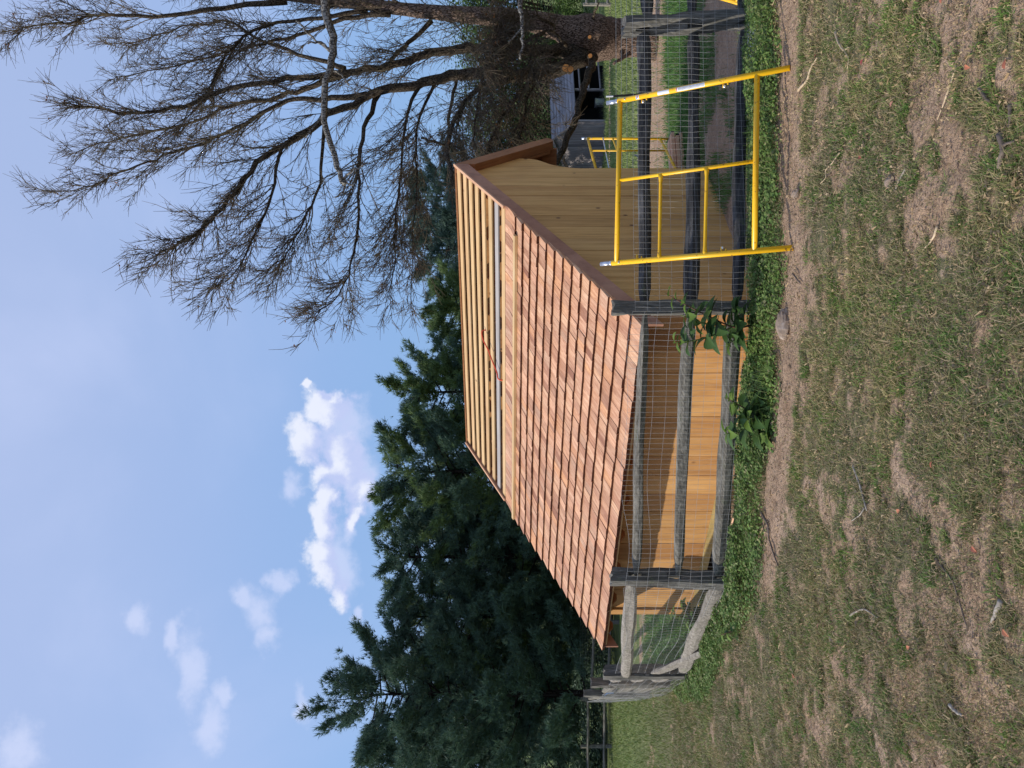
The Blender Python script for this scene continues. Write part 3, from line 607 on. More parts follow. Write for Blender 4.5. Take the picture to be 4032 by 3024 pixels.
# ------------------------------------------------------------------ yellow scaffold frames
def tubes_obj(name, segs, r, mat, parent, sides=12):
    for a, b in segs:
        mb = MB(); mb.tube([a, b], r, sides); mb.build(name, mat, parent, smooth=False)
def shade_auto(o):
    me = o.data; me.polygons.foreach_set('use_smooth', [len(p.vertices) == 4 for p in me.polygons])
def make_frame(label, LT, LB, RT, RB, mt, mbm, rungs, bars, group, r=.021, pins=True, hooks=True):
    """LT.. world points of the two legs; ladder member from mt to mbm; rungs and bars are pairs of points"""
    root = empty('scaffold', label, 'scaffolding', ((LB+RB)/2).to_tuple(), 0, group); off = -root.location
    def tb(nm, pts, rr, mat):
        m_ = MB(); m_.tube([Vector(p)+off for p in pts], rr, 14); o = m_.build(nm, mat, root); shade_auto(o); return o
    legs = []
    for T_, B_ in ((LT, LB), (RT, RB)):
        lg = tb('leg', [T_, B_], r, M['yellow']); ax = (T_-B_).normalized(); legs.append(lg)
        if pins:
            tb('coupling_pin', [T_+ax*.001, T_+ax*.105], r*.82, M['zinc'])
            tb('collar', [T_+ax*.0, T_+ax*.022], r*.9, M['zinc'])
            q = T_-ax*.06; tb('bolt', [q+Vector((0, -r*1.35, 0)), q+Vector((0, -r*.6, 0))], .010, M['zinc'])
    for a, b in bars: tb('cross_bar', [a, b], r*.98, M['yellow'])
    tb('ladder_rail', [mt, mbm], r*.66, M['yellow'])
    for a, b in rungs:
        d_ = (Vector(b)-Vector(a)); L_ = d_.length; rr = r*.62
        m_ = MB(); m_.tube([Vector(a)+off, Vector(a)+off+d_*.05, Vector(a)+off+d_*.1, Vector(a)+off+d_*.9, Vector(a)+off+d_*.95, Vector(b)+off], [r*1.0, r*.8, rr, rr, r*.8, r*1.0], 12); o = m_.build('rung', M['yellow'], root); shade_auto(o)
    return root, tb
YT, YB = 6.36, 0
LB_ = G(3124, 975, .0); RB_ = G(3112, 267, .0); LT_, RT_ = P(2410, 1036, 6.28), P(2434, 398, 6.36)
def on(A, B, q): return A.lerp(B, q)
def at_x(A, B, x):  # point on segment at photo x
    lo, hi = 0, 1
    for i in range(30):
        m_ = (lo+hi)/2; p = A.lerp(B, m_); d = (p-Vector((0, 0, CH))); px = 2016+F*(-d.dot(up))/d.dot(fw)
        if (px < x): lo = m_
        else: hi = m_
    return A.lerp(B, lo)
tbar = (at_x(LT_, LB_, 2428), at_x(RT_, RB_, 2442)); bbar = (at_x(LT_, LB_, 2971), at_x(RT_, RB_, 2981))
def frac(A, B, y):
    lo, hi = 0, 1
    for i in range(30):
        m_ = (lo+hi)/2; p = A.lerp(B, m_); d = p-Vector((0, 0, CH)); py = 1512-F*d.x/d.dot(fw)
        if py > y: lo = m_
        else: hi = m_
    return A.lerp(B, lo)
mt_, mb_ = frac(*tbar, 711), frac(*bbar, 634)
front, tb = make_frame('yellow ladder-type scaffold frame leaning on the fence in front of the shed', LT_, LB_, RT_, RB_, mt_, mb_,
    [(at_x(mt_, mb_, 2602), at_x(LT_, LB_, 2596)), (at_x(mt_, mb_, 2783), at_x(LT_, LB_, 2775))], [tbar, bbar], 'yellow scaffold frames')
for A_, B_, xs_, sg in ((LT_, LB_, (2508, 2840), 1), (RT_, RB_, (2528, 2848), -1)):
    for xq in xs_:
        q = at_x(A_, B_, xq); q2 = at_x(A_, B_, xq+18); s_ = Vector((sg*1.0, 0, 0))
        tb('lock_stud', [q+s_*.016, q+s_*.052], .006, M['yellow']); tb('lock_stud', [q2+s_*.016, q2+s_*.034], .005, M['yellow'])
        if not (sg == 1 and xq == 2508): tb('wing_nut', [q+s_*.045+Vector((0, 0, -.02)), q+s_*.04+Vector((0, 0, .0))], .012, M['zinc'])
# stickers on the right leg
axl = (RT_-RB_).normalized(); fro = Vector((-.35, -1, .1)); fro = (fro-axl*fro.dot(axl)).normalized(); sid = axl.cross(fro).normalized()
def sticker(x0, x1, mat, nm='safety_sticker', rr=.0216, a0=-.75, a1=.75, lab=None):
    a, b = at_x(RT_, RB_, x0)-front.location, at_x(RT_, RB_, x1)-front.location; m_ = MB(); vs = []; n = 7
    for i in range(n):
        an = a0+(a1-a0)*i/(n-1); d_ = fro*math.cos(an)*rr+sid*math.sin(an)*rr; vs += [tuple(a+d_), tuple(b+d_)]
    m_.add(vs, [(2*i, 2*i+1, 2*i+3, 2*i+2) for i in range(n-1)]); o = m_.build(nm, mat, front)
    if lab: o['label'] = lab
sticker(2666, 2778, M['white'], lab='long white warning sticker with small print'); sticker(2593, 2638, M['white'], lab='short white sticker'); sticker(2508, 2520, M['white'])
sticker(2512, 2516, M['redink'], 'sticker_print', .0220, -.2, .6); sticker(2508.5, 2512, M['blue'], 'sticker_print', .0220, -.7, 0)
sticker(2667, 2670, M['redink'], 'sticker_print', .0220)
m_ = MB(); vs = []
for i in range(22):    # lines of small print
    xq = 2676+i*4.6; a, b = at_x(RT_, RB_, xq)-front.location, at_x(RT_, RB_, xq+2.0)-front.location; a0 = -.6+random.random()*.15; a1 = .35+random.random()*.3
    v = []
    for j in range(4):
        an = a0+(a1-a0)*j/3; d_ = fro*math.cos(an)*.0220+sid*math.sin(an)*.0220; v += [tuple(a+d_), tuple(b+d_)]
    m_.add(v, [(2*j, 2*j+1, 2*j+3, 2*j+2) for j in range(3)])
m_.build('sticker_print', M['ink'], front)
# frame standing behind the shed's right end
A2 = Vector((4.10, 12.9, 0)); D2 = Vector((-.84, -1.2, 0)).normalized(); g2 = float(gz(4.1, 12.9))
def f2(u, z): return Vector((A2.x+D2.x*u, A2.y+D2.y*u, z))
zt2 = P(2314, 542, 12.9).z; zb2 = g2+.02
make_frame('second yellow scaffold frame standing in the pen behind the right end of the shed', f2(1.5, zt2), f2(1.5, zb2), f2(0, zt2), f2(0, zb2), f2(.62, zt2-.02), f2(.62, zb2+.33),
    [(f2(.62, zt2-.42), f2(0, zt2-.42))], [(f2(1.5, zt2-.0), f2(0, zt2-.0)), (f2(1.5, zb2+.33), f2(0, zb2+.33))], 'yellow scaffold frames')
br = empty('scaffold_brace', 'thin grey cross brace hooked on the scaffold frame behind the shed', 'brace', f2(0, zt2-.25).to_tuple())
m_ = MB(); m_.tube([(0, -.04, 0), tuple(P(2398, 662, 11.9)-br.location)], .012, 8); m_.build('tube', M['zinc'], br)
m_ = MB(); m_.tube([tuple(P(2500, 610, 12.4)-br.location), tuple(P(2560, 640, 12.0)-br.location)], .012, 8); m_.build('tube', M['wiredark'], br)
# frame lying on the ground beyond the right post
q1, q2, q3, q4 = P(2982, 33, 7.05), P(2862, -2, 7.5), P(2965, -8, 7.12), P(2880, -34, 7.42); ex_ = (q2-q1)
LBx, LTx = q1, q1+ex_*4.2; RBx, RTx = LBx+Vector((.9, -.12, -.03)), LTx+Vector((.9, -.12, .02))
make_frame('third yellow scaffold frame lying propped on the dirt at the right edge', LTx, LBx, RTx, RBx, on(LTx, RTx, .1)+Vector((0, 0, .03)), on(LBx, RBx, .1)+Vector((0, 0, .03)), [(on(LTx, LBx, .5), on(RTx, RBx, .5))], [(on(LTx, LBx, .06), on(RTx, RBx, .06)), (on(LTx, LBx, .85), on(RTx, RBx, .85))], 'yellow scaffold frames', pins=False)
# lumber stack
lu = empty('lumber_stack', 'small stack of brown boards with dark ends on the grass behind the shed', 'lumber', (3.55, 12.4, float(gz(3.6, 12.4))), math.atan2(-.30, -1))
for k_, (dz, dy_, lx_) in enumerate(((.0, 0, .0), (.062, .01, .05), (.124, -.03, -.03))):
    for q, yy in enumerate((-.09, .09)):
        mb = MB(); mb.box(-.45+lx_, 1.4, yy-.07+dy_, yy+.07+dy_, .05+dz, .10+dz); mb.build('board', M['raketop'], lu)
        mb = MB(); mb.box(-.475+lx_, -.452+lx_, yy-.071+dy_, yy+.071+dy_, .049+dz, .101+dz); mb.build('end_cap', M['black'], lu)
# black pole hung on the fence, white tip
bp = empty('pole', 'black rod with a white tip hanging by the fence beside the frame leg', 'pole', P(2506, 373, 6.62).to_tuple())
a, b, c3 = P(2387, 380, 6.62), P(2414, 379, 6.62), P(2660, 362, 6.62); o_ = -bp.location
m_ = MB(); m_.tube([a+o_, b+o_], .007, 8); m_.build('tip', M['white'], bp); m_ = MB(); m_.tube([b+o_, c3+o_], .010, 8); m_.build('rod', M['black'], bp)
# white sign board lying on the dirt behind the fence
sb = empty('sign_board', 'white printed board lying on the dirt behind the right fence post', 'board', G(2975, 160, .02).to_tuple(), .06)
mb = MB(); mb.box(-.24, .27, -.10, .13, 0, .012); mb.build('panel', M['white'], sb)
for i in range(3): mb = MB(); mb.box(-.20+i*.012, .2, -.07+.06*i, -.055+.06*i, .0125, .0135); mb.build('print_line', M['ink'], sb)
mb = MB(); mb.box(-.24, -.19, -.09, .12, .0125, .014); mb.build('end_band', M['black'], sb)

# ------------------------------------------------------------------ wire fence deeper in the pen and far fences
wfn = empty('wire_fence', 'thin horizontal wire fence crossing the meadow behind the pen', 'fence', (0, 0, 0))
for i in range(5):
    z0 = P(2424+21*i, 200, 13.5).z; m_ = MB(); m_.tube([(9.5, 13.9, z0-.01*i), (6.5, 13.6, z0-.02), (3.6, 13.4, z0+.0)], .0035, 4); m_.build('wire', M['wire'], wfn)
for xx in (9.4, 7.9, 3.62):
    m_ = MB(); g_ = float(gz(xx, 13.5)); m_.tube([(xx, 13.55, g_-.1), (xx, 13.55, .15)], .018, 6); m_.build('stake', M['wiredark'], wfn)
def far_fence(label, x0, x1, Y0, Y1, n, rails, hp, mat, group=None, r=.06, mesh=False):
    fe = empty('rail_fence', label, 'fence', (0, 0, 0), 0, group); pr_ = None
    for i in range(n):
        q = i/(n-1); X = x0+(x1-x0)*q; Y_ = Y0+(Y1-Y0)*q; g_ = float(gz(X, Y_)); m_ = MB(); m_.tube([(X, Y_, g_-.2), (X+.01, Y_, g_+hp*.5), (X, Y_, g_+hp)], [.09, .085, .08], 8, jit=.2); m_.build('post', mat, fe)
        if pr_:
            for h in rails:
                m_ = MB(); m_.tube([(pr_[0], pr_[1]-.07, pr_[2]+h), ((pr_[0]+X)/2, (pr_[1]+Y_)/2-.07, (pr_[2]+g_)/2+h-.02), (X, Y_-.07, g_+h)], [r*.8, r, r*.8], 7, jit=.2); m_.build('rail', mat, fe)
        pr_ = (X, Y_, g_)
    if mesh: wire_net([(x0, Y0-.15), (x1, Y1-.15)], .02, mesh, .12, .1, .0016, M['wiredark'], parent=fe, warp=.01)
    return fe
far_fence('dark rail fence with wire along the far field edge, under the left pines', -12.4, -24, 30.4, 31.5, 7, (.34, .98), 1.25, M['rail'], 'far rail fences', .06, .34)
far_fence('grey rail fence with wire, seen between the roof tip and the corner post', -12.2, -1.0, 30.6, 30.2, 5, (.34, .98), 1.25, M['rail'], 'far rail fences', .06, 1.5)
far_fence('pale weathered rail fence right of the dead tree trunk', 17.2, 26, 35, 35, 5, (.25, .75, 1.2), 1.35, M['palerail'], 'far rail fences', .075)
mb = MB(); mb.box(-26, -8, 36, 37, float(gz(-10, 36))-.2, float(gz(-10, 36))+.42); 

# ------------------------------------------------------------------ grey barn
BG = float(gz(14, 42)); 
bc = P(2390, 480, 42.0)                       # near front corner at ground
barn = empty('barn', 'old grey board barn with dark open front beyond the meadow', 'barn', (bc.x, bc.y, bc.z), math.radians(-9))
# local: x right along front, y into depth; gable wall recedes to the left-back => local y leans left by construction angle
ga = math.radians(38); gx, gy = -math.sin(ga), math.cos(ga)      # gable direction is skewed by yaw of the barn
barn.rotation_euler.z = math.radians(30)
# local x = front direction, local y = depth; front runs right and towards the viewer, gable runs back to the left
FL, EH, RHt, RD, TD = 4.6, 1.78, 2.95, 1.15, 6.2
def rf(y): return EH+(RHt-EH)*y/RD if y < RD else RHt-(RHt-.9)*(y-RD)/(TD-RD)
y = 0; i = 0
while y < TD:
    y1 = min(y+.175, TD); mb = MB(); mb.prism([(y+.006, -.3), (y1-.006, -.3), (y1-.006, rf(y1)-.04), (y+.006, rf(y)-.04)], -.03+random.uniform(0, .012), .01); mb.build('siding_board', M['barnwall'], barn); y = y1
mb = MB(); mb.box(0.02, .16, -.02, .06, -.3, EH-.02); mb.build('corner_post', M['barnwall'], barn)
nb = 8
for i in range(nb):
    a0, a1 = i/nb, (i+1)/nb; mb = MB(); y0, y1 = -.12+(RD+.12)*a0, -.12+(RD+.12)*a1; z0, z1 = EH-.1+(RHt-EH+.1)*a0, EH-.1+(RHt-EH+.1)*a1
    mb.prism([(y0, z0+.03), (y1+.02, z1+.01), (y1+.02, z1-.02), (y0, z0-.01)], -.14, FL+.2); mb.build('roof_board', M['barnroof'], barn)
mb = MB(); mb.prism([(RD, RHt+.02), (TD+.2, rf(TD)-.02), (TD+.2, rf(TD)-.08), (RD, RHt-.05)], -.14, FL+.2); mb.build('back_roof', M['barnroof'], barn)
for pts in ([(-.14, EH-.02), (RD, RHt+.05), (RD, RHt-.10), (-.14, EH-.17)], [(RD, RHt+.05), (TD+.2, rf(TD)+.02), (TD+.2, rf(TD)-.13), (RD, RHt-.10)]):
    mb = MB(); mb.prism(pts, -.17, -.142); mb.build('rake_trim', M['barnwall'], barn)
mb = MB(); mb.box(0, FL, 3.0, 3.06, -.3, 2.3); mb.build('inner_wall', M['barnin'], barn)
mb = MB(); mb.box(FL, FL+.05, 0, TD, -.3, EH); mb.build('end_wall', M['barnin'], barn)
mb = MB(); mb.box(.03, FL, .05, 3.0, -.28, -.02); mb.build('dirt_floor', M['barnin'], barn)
mb = MB(); mb.box(2.55, 2.67, -.03, .07, -.3, EH-.05); mb.build('opening_post', M['barnwall'], barn)
for h in (.2, .85, 1.35):
    mb = MB(); mb.tube([(2.6, -.06, h), (FL+1.2, -.2, h+.03)], .055, 6); mb.build('gate_rail', M['barnwall'], barn)
bu = MB(); bu.tube([(0, 0, 0), (0, 0, .5)], [.24, .27], 14); bk = bu.build('bucket', M['zinc']); bk.location = barn.matrix_world @ Vector((0, 0, 0)); bpy.context.view_layer.update()
bk.location = barn.matrix_world @ Vector((2.1, .5, -.02)); tag(bk, 'grey metal bucket standing in the dark barn opening', 'bucket')

# ------------------------------------------------------------------ trees
def needle_crown(name, tips, dirs, size, mat, parent, per=9, wid=.11):
    """tufts of needles at given points"""
    n = len(tips); m_ = n*per; T_ = np.repeat(tips, per, 0); D = np.repeat(dirs, per, 0)+rng.normal(0, .62, (m_, 3)); D /= np.linalg.norm(D, axis=1)[:, None]
    L = np.repeat(size, per)[:, None]*rng.uniform(.6, 1.15, (m_, 1)); Sd = np.cross(D, rng.normal(0, 1, (m_, 3))); Sd /= np.linalg.norm(Sd, axis=1)[:, None]+1e-9
    V = np.stack([T_-Sd*L*wid*.5, T_+Sd*L*wid*.5, T_+D*L], 1).reshape(-1, 3)
    return mesh_np(name, V, np.arange(m_*3).reshape(-1, 3), mat, parent, 'stuff')
def pine(label, xt, yt, Y, halfpx, mat, dens=1.0, base_px=None, conic=False, group='conifers behind the shed', shape=1.0, lean=0, tuft=.26, low=.10, mat2=None):
    top = P(xt, yt, Y); R = halfpx/F*Y; g_ = float(gz(top.x, Y)); H = top.z-g_
    root = empty('pine_tree' if not conic else 'spruce_tree', label, 'tree', (top.x, Y, g_), 0, group)
    m_ = MB(); m_.tube([(0, 0, -.2), (.05, 0, H*.5), (0, 0, H*.97)], [.03*H*.6, .012*H, .02], 8); m_.build('trunk', M['pinebark'], root)
    nl = int((46 if not conic else 90)*dens*H/10); tips = []; dirs = []; siz = []; lm = MB()
    for i in range(nl):
        q = low+(.985-low)*(i/nl)**.9; z0 = H*q; a = i*2.39996+rng.uniform(-.4, .4)
        prof = (1-q)**(.8 if conic else .62) if conic else (np.sin(np.pi*min(1, (1-q)*1.15+.02)**.55*.62)*1.05)
        prof = max(prof, .07); Lr = R*prof*rng.uniform(.72, 1.12)
        rise = (.15 if conic else rng.uniform(.15, .55))*Lr*(1.6 if q > .8 else 1)*shape
        dirv = np.array([np.cos(a), np.sin(a), 0]); s0 = np.array([0, 0, z0]); e = s0+dirv*Lr+np.array([0, 0, rise])
        if Lr > .5: lm.tube([tuple(s0), tuple((s0+e)/2+np.array([0, 0, -.05*Lr])), tuple(e)], [.012*H*.3, .02, .01], 4, cap=False)
        nt = int((38+86*Lr)*dens)
        nk = max(2, int(2+Lr*4.5)); uk = rng.uniform(.2, 1.0, nk)**.7; uk[0] = 1; side = np.array([-np.sin(a), np.cos(a), 0]); spk = .30*Lr*(1.1-uk*.75)+.03
        ck = s0+np.outer(uk*Lr, dirv)+np.outer(uk**1.6, [0, 0, rise])+np.outer(rng.uniform(-1, 1, nk)*spk*1.2, side); ck[:, 2] += rng.normal(0, .12, nk)*spk
        qk = rng.integers(0, nk, nt); rk = (.11+.17*rng.random(nk))[qk]*(1 if Lr > .8 else .7)
        jj = rng.normal(0, 1, (nt, 3)); ax_ = dirv*.75+np.array([0, 0, .55]); tt = rng.uniform(-1, 1, nt); t_ = ck[qk]+jj*(rk*.62*(1.15-.8*np.abs(tt)))[:, None]+np.outer(tt*rk*2.1, ax_); tips.append(t_)
        dd = dirv*.7+np.array([0, 0, .9 if not conic else .35]); dirs.append(np.tile(dd, (nt, 1))+np.outer(np.sign(rng.normal(0, 1, nt)), side)*.35); siz.append(rng.uniform(.7, 1.2, nt)*tuft*(1.0 if Lr > .8 else .8))
    nt = int(26*dens); t_ = np.stack([rng.normal(0, .1, nt), rng.normal(0, .1, nt), H*rng.uniform(.9, 1.0, nt)], -1); tips.append(t_); dirs.append(np.tile([0, 0, 1.5], (nt, 1))); siz.append(np.full(nt, tuft*.8))
    tips = np.concatenate(tips); dirs = np.concatenate(dirs); siz = np.concatenate(siz); lm.build('limbs', M['pinebark'], root, kind='stuff')
    if mat2:
        k2 = fbm2(tips[:, 0]*.8+tips[:, 1], tips[:, 2]*.8, 77) > .56; needle_crown('bright_crown', tips[k2], dirs[k2], siz[k2], mat2, root); tips, dirs, siz = tips[~k2], dirs[~k2], siz[~k2]
    needle_crown('crown', tips, dirs, siz, mat, root); return root
pine('tall dark pine cut by the left edge of the view', 1490, 3050, 33, 280, M['pine'], 1.2)
pine('tallest white pine, second from the left, with feathery top', 1385, 2735, 32, 350, M['pine'], 1.35)
pine('broad pine behind the far lower corner of the shingled roof', 1580, 2430, 35, 320, M['pine'], 1.2, mat2=M['pine2'])
pine('white pine rising between the corner pine and the tall middle pine', 1530, 2195, 34, 270, M['pine'], 1.1)
pine('tall middle pine with a rounded plume above the far roof end', 1530, 1860, 33, 300, M['pine'], 1.3, mat2=M['pine2'])
pine('low shoulder pine between the two tall middle pines', 1610, 2030, 36, 190, M['pine'], 1.1)
pine('bright green pine standing alone over the roof ridge', 1592, 1545, 34, 230, M['pine2'], 1.4, mat2=M['pine'])
pine('small pine just left of the dead tree twigs, over the ridge', 1700, 1205, 36, 210, M['pine2'], 1.3, shape=.6)
pine('blue green spruce over the ridge left of the dead tree', 1640, 985, 46, 250, M['spruce'], 1.5, tuft=.22, shape=.5)
pine('blue green spruce half hidden behind dead twigs over the gable peak', 1608, 775, 56, 240, M['spruce'], 1.4, tuft=.22, shape=.5)
pine('dark pine filling in behind the corner pine, further back', 1680, 2600, 42, 380, M['pine'], 1.2, low=.02)
pine('dark pine filling in behind the left edge pine, further back', 1620, 2950, 42, 380, M['pine'], 1.2, low=.02)
pine('dark pine filling in behind the far roof corner, further back', 1800, 2250, 42, 380, M['pine'], 1.2, low=.02)
pine('dark pine filling in behind the ridge, further back', 1760, 1900, 43, 360, M['pine'], 1.1, low=.02)
pine('low dark pine just showing over the middle of the bare laths', 1740, 1350, 42, 260, M['pine'], .9, low=.02)
# distant olive field strip and low bushes under the pines
def bush(label, xt, yt, Y, halfpx, n, mat, leaf=.09, base_px=None, group='shrubs and small trees behind the barn', trunk=True):
    top = P(xt, yt, Y); R = halfpx/F*Y; g_ = float(gz(top.x, Y)); H = top.z-g_; root = empty('leafy_tree' if H > 3 else 'shrub', label, 'tree' if H > 3 else 'shrub', (top.x, Y, g_), 0, group)
    m_ = MB()
    for k_ in range(4):
        a = k_*1.7+yt; m_.tube([(0.05*math.cos(a), .05*math.sin(a), -.2), (R*.2*math.cos(a), R*.2*math.sin(a), H*.4), (R*.45*math.cos(a), R*.45*math.sin(a), H*.8)], [.07*H/5, .05*H/5, .02], 6, cap=False)
    m_.build('trunk', M['pinebark'], root)
    nc_ = 34; cc = np.stack([rng.normal(0, .42, nc_)*R, rng.normal(0, .35, nc_)*R, H*rng.uniform(.12, .93, nc_)], -1); cc[:, :2] *= (1.15-.6*(cc[:, 2]/H)[:, None]); q = rng.integers(0, nc_, n)
    C0 = cc[q]+rng.normal(0, 1, (n, 3))*np.array([R*.2, R*.2, H*.085]); C0 = C0[C0[:, 2] > 0]
    leaves('crown', C0, rng.uniform(.6, 1.3, len(C0))*leaf, mat, .5, .7, parent=root); return root
bush('leafy tree behind the barn roof, seen through the dead twigs', 1790, 330, 58, 250, 17000, M['bush'], .2)
bush('leafy tree behind the gable peak and dead twigs', 1800, 620, 58, 250, 17000, M['bush'], .2)
bush('bright leafy tree at the far right behind the dead trunk', 1780, 60, 58, 260, 17000, M['bush'], .2)
bush('dark leafy tree between the two trees behind the barn roof', 1840, 480, 54, 220, 13000, M['pine2'], .2)
bush('dark leafy tree behind the trunk fork of the dead tree', 1830, 190, 54, 220, 13000, M['pine2'], .2)
bush('low bush left of the barn gable, behind the shed corner', 2030, 600, 56, 150, 5000, M['bush'], .13)
bush('dark shrub behind the pale rail fence at the right edge', 2170, -30, 50, 150, 5000, M['bush'], .13)
bush('second dark shrub between the trunk and the pale rail fence', 2150, 130, 52, 120, 4000, M['bush'], .13)
bush('leafy tree behind the ridge between spruce and barn', 1790, 880, 58, 230, 12000, M['bush'], .2)
bush('olive shrub on the slope under the left pines', 2290, 2900, 37, 200, 8000, M['pine'], .12, group='shrubs under the pines')
bush('dark shrub under the pines behind the far roof corner', 2230, 2600, 37, 200, 8000, M['pine'], .12, group='shrubs under the pines')
bush('dark shrub under the pines beyond the roof tip, furthest right of its row', 2230, 2380, 38, 200, 7000, M['pine'], .12, group='shrubs under the pines')
bush('dark shrub under the pines at the left edge of the view', 2250, 3060, 36, 200, 8000, M['pine'], .12, group='shrubs under the pines')

# dead tree -------------------------------------------------------------
tb_ = P(2540, 150, 16.6); tz = float(gz(tb_.x, 16.6)); dt = empty('dead_tree', 'large dead bare tree with many forking limbs right of the shed', 'tree', (tb_.x, 16.6, tz))
Z = .904; OFF = -Vector((tb_.x, 16.6, tz))
def zz(pts): return [(x*Z, y*Z) for x, y in pts]
tw_v = []; tw_f = []; tw_n = 0
def limb(pts, Y0, Y1, r0, r1, name='limb', mat=None, spawn=1.0, sides=9, start=.15, sub=4, droop=0, tl=1.0):
    n = len(pts); P3 = [P(x, y, Y0+(Y1-Y0)*i/(n-1)) for i, (x, y) in enumerate(pts)]; path = lerp_path(P3, 4); m = len(path)
    for i in range(1, m-1): path[i] += Vector((rng.normal(0, .022), rng.normal(0, .022), rng.normal(0, .022)))*min(1, .4+r0*4)
    rad = [(r0+(r1-r0)*(i/(m-1))**.5)*(.80 if spawn else 1) for i in range(m)]; mb = MB(); mb.tube([p+OFF for p in path], rad, sides, jit=.08); mb.build(name, mat or M['limb'], dt, smooth=True)
    if spawn: spawned.append((path, rad, spawn, start, droop, tl))
    return path
spawned = []
trunk = [P(2555, 150, 16.6), P(2500, 150, 16.6), P(2420, 150, 16.6), P(2340, 150, 16.5), P(2270, 135, 16.4), P(2200, 110, 16.3), P(2100, 85, 16.2), P(2000, 70, 16.1), P(1880, 62, 16), P(1750, 52, 16), P(1600, 38, 16), P(1450, 20, 16.1), P(1300, 8, 16.2), P(1100, -15, 16.4), P(850, -50, 16.6), P(600, -90, 17)]
tp_ = lerp_path(trunk, 4); rr_ = np.interp(np.linspace(0, 15, len(tp_)), [0, 1, 2, 3, 4, 5, 6, 8, 10, 12, 15], [.44, .38, .40, .48, .42, .25, .21, .17, .13, .09, .03])
mb = MB(); mb.tube([p+OFF-Vector((0, 0, .3 if i == 0 else 0)) for i, p in enumerate(tp_)], rr_, 22, jit=.09); mb.build('trunk', M['bark'], dt, smooth=True); spawned.append((tp_[24:], list(rr_[24:]), 1.0, .0, 0, 1))
B_ = limb([(2310, 200), (2200, 200)]+zz([(2350, 225), (2150, 205), (2000, 212), (1850, 240), (1700, 282), (1500, 322), (1250, 345), (1000, 385), (800, 455), (620, 490), (420, 470), (330, 465)]), 16.4, 14.5, .24, .02, sides=12, start=.25)
C_p = limb([(2300, 225), (2180, 280)]+zz([(2220, 330), (2000, 322), (1850, 362), (1650, 402), (1500, 470), (1350, 560), (1150, 690), (1050, 800), (940, 930), (850, 1020), (720, 1090), (640, 1105)]), 16.3, 13.6, .25, .012, sides=12, start=.22)
limb(zz([(1600, 412), (1400, 432), (1250, 440), (1100, 520), (950, 600), (830, 640), (680, 690), (520, 750), (400, 810), (250, 835)]), 15.4, 14.6, .09, .01, spawn=1.2)
limb(zz([(1500, 322), (1330, 390), (1180, 430), (1000, 468), (850, 530), (620, 582), (480, 612), (270, 682)]), 15.4, 16.4, .10, .01, spawn=1.2)
limb(zz([(1380, 545), (1230, 640), (1180, 850), (1110, 1020), (1040, 1170), (940, 1260)]), 15.0, 13.0, .07, .008, spawn=1.2)
limb(zz([(1650, 405), (1590, 560), (1560, 750), (1560, 950), (1530, 1150), (1470, 1290), (1370, 1370)]), 15.4, 13.2, .08, .008, spawn=1.3)
limb(zz([(1830, 370), (1770, 500), (1745, 750), (1720, 950), (1720, 1150), (1680, 1320)]), 15.5, 14.0, .06, .008, spawn=1.4)
limb(zz([(1900, 350), (1810, 560), (1820, 750), (1800, 1000), (1790, 1360)]), 15.6, 14.4, .05, .008, spawn=1.4)
limb(zz([(1600, 42), (1400, 80), (1150, 110), (1000, 222), (950, 300), (850, 480), (740, 560)]), 16.1, 15.3, .08, .01)
limb(zz([(1250, 5), (900, 45), (600, 72), (430, 62), (300, 100), (150, 112), (90, 130)]), 16, 14.8, .09, .01)
limb(zz([(1700, 60), (1500, 82), (1300, 152), (1100, 200), (900, 252), (700, 300), (500, 335)]), 16, 16.8, .09, .01)
limb(zz([(1880, 90), (1780, 190), (1700, 262)]), 16, 15.8, .07, .05, spawn=.6)
limb(zz([(1420, 470), (1390, 800), (1320, 970), (1250, 1100), (1165, 1180)]), 15.2, 14, .06, .008, spawn=1.2)
limb(zz([(1500, 300), (1350, 250), (1150, 180), (1000, 100), (800, 120), (600, 180), (480, 190)]), 15.6, 17.5, .08, .01)
limb([(2160, 245), (2060, 300), (1900, 330), (1820, 420), (1775, 520), (1765, 620), (1790, 740)], 16.2, 13.8, .10, .04, spawn=2.6, droop=.5)
limb([(2180, 250), (2080, 330), (2000, 430), (1930, 560), (1900, 690), (1890, 800)], 16.2, 14.2, .07, .02, spawn=3.0, droop=.35)
limb([(2190, 240), (2130, 300), (2080, 380), (2060, 480), (2040, 560)], 16.2, 14.8, .06, .02, spawn=3.0, droop=.45)
limb([(2140, 130), (2060, 170), (1960, 210), (1900, 300), (1880, 420), (1860, 560)], 16.0, 13.6, .06, .015, spawn=3.0, droop=.6)
limb([(2080, 60), (1980, 100), (1920, 160), (1900, 240)], 16.0, 13.6, .05, .015, spawn=3.2, droop=.6)
limb([(2180, 100), (2090, 60), (2020, 90), (1980, 130)], 15.8, 14.0, .05, .015, spawn=3.2, droop=.35)
limb([(2230, 180), (2160, 120), (2100, 180), (2090, 260), (2130, 340)], 15.9, 13.8, .05, .015, spawn=3.0, droop=.45)
limb([(2340, 225), (2312, 300), (2290, 380), (2262, 470), (2225, 570), (2188, 650)], 16.2, 14.2, .115, .07, mat=M['limb'], spawn=.35, droop=.4)
limb(zz([(1990, 330), (1960, 480), (1950, 620), (1900, 620), (1835, 600)]), 15.8, 15.0, .05, .03, spawn=.6)
gb = limb(zz([(1370, -160), (1430, 60), (1455, 230), (1430, 320), (1410, 480), (1440, 650), (1490, 780), (1500, 800)]), 12.0, 11.6, .085, .035, mat=M['palelimb'], spawn=0)
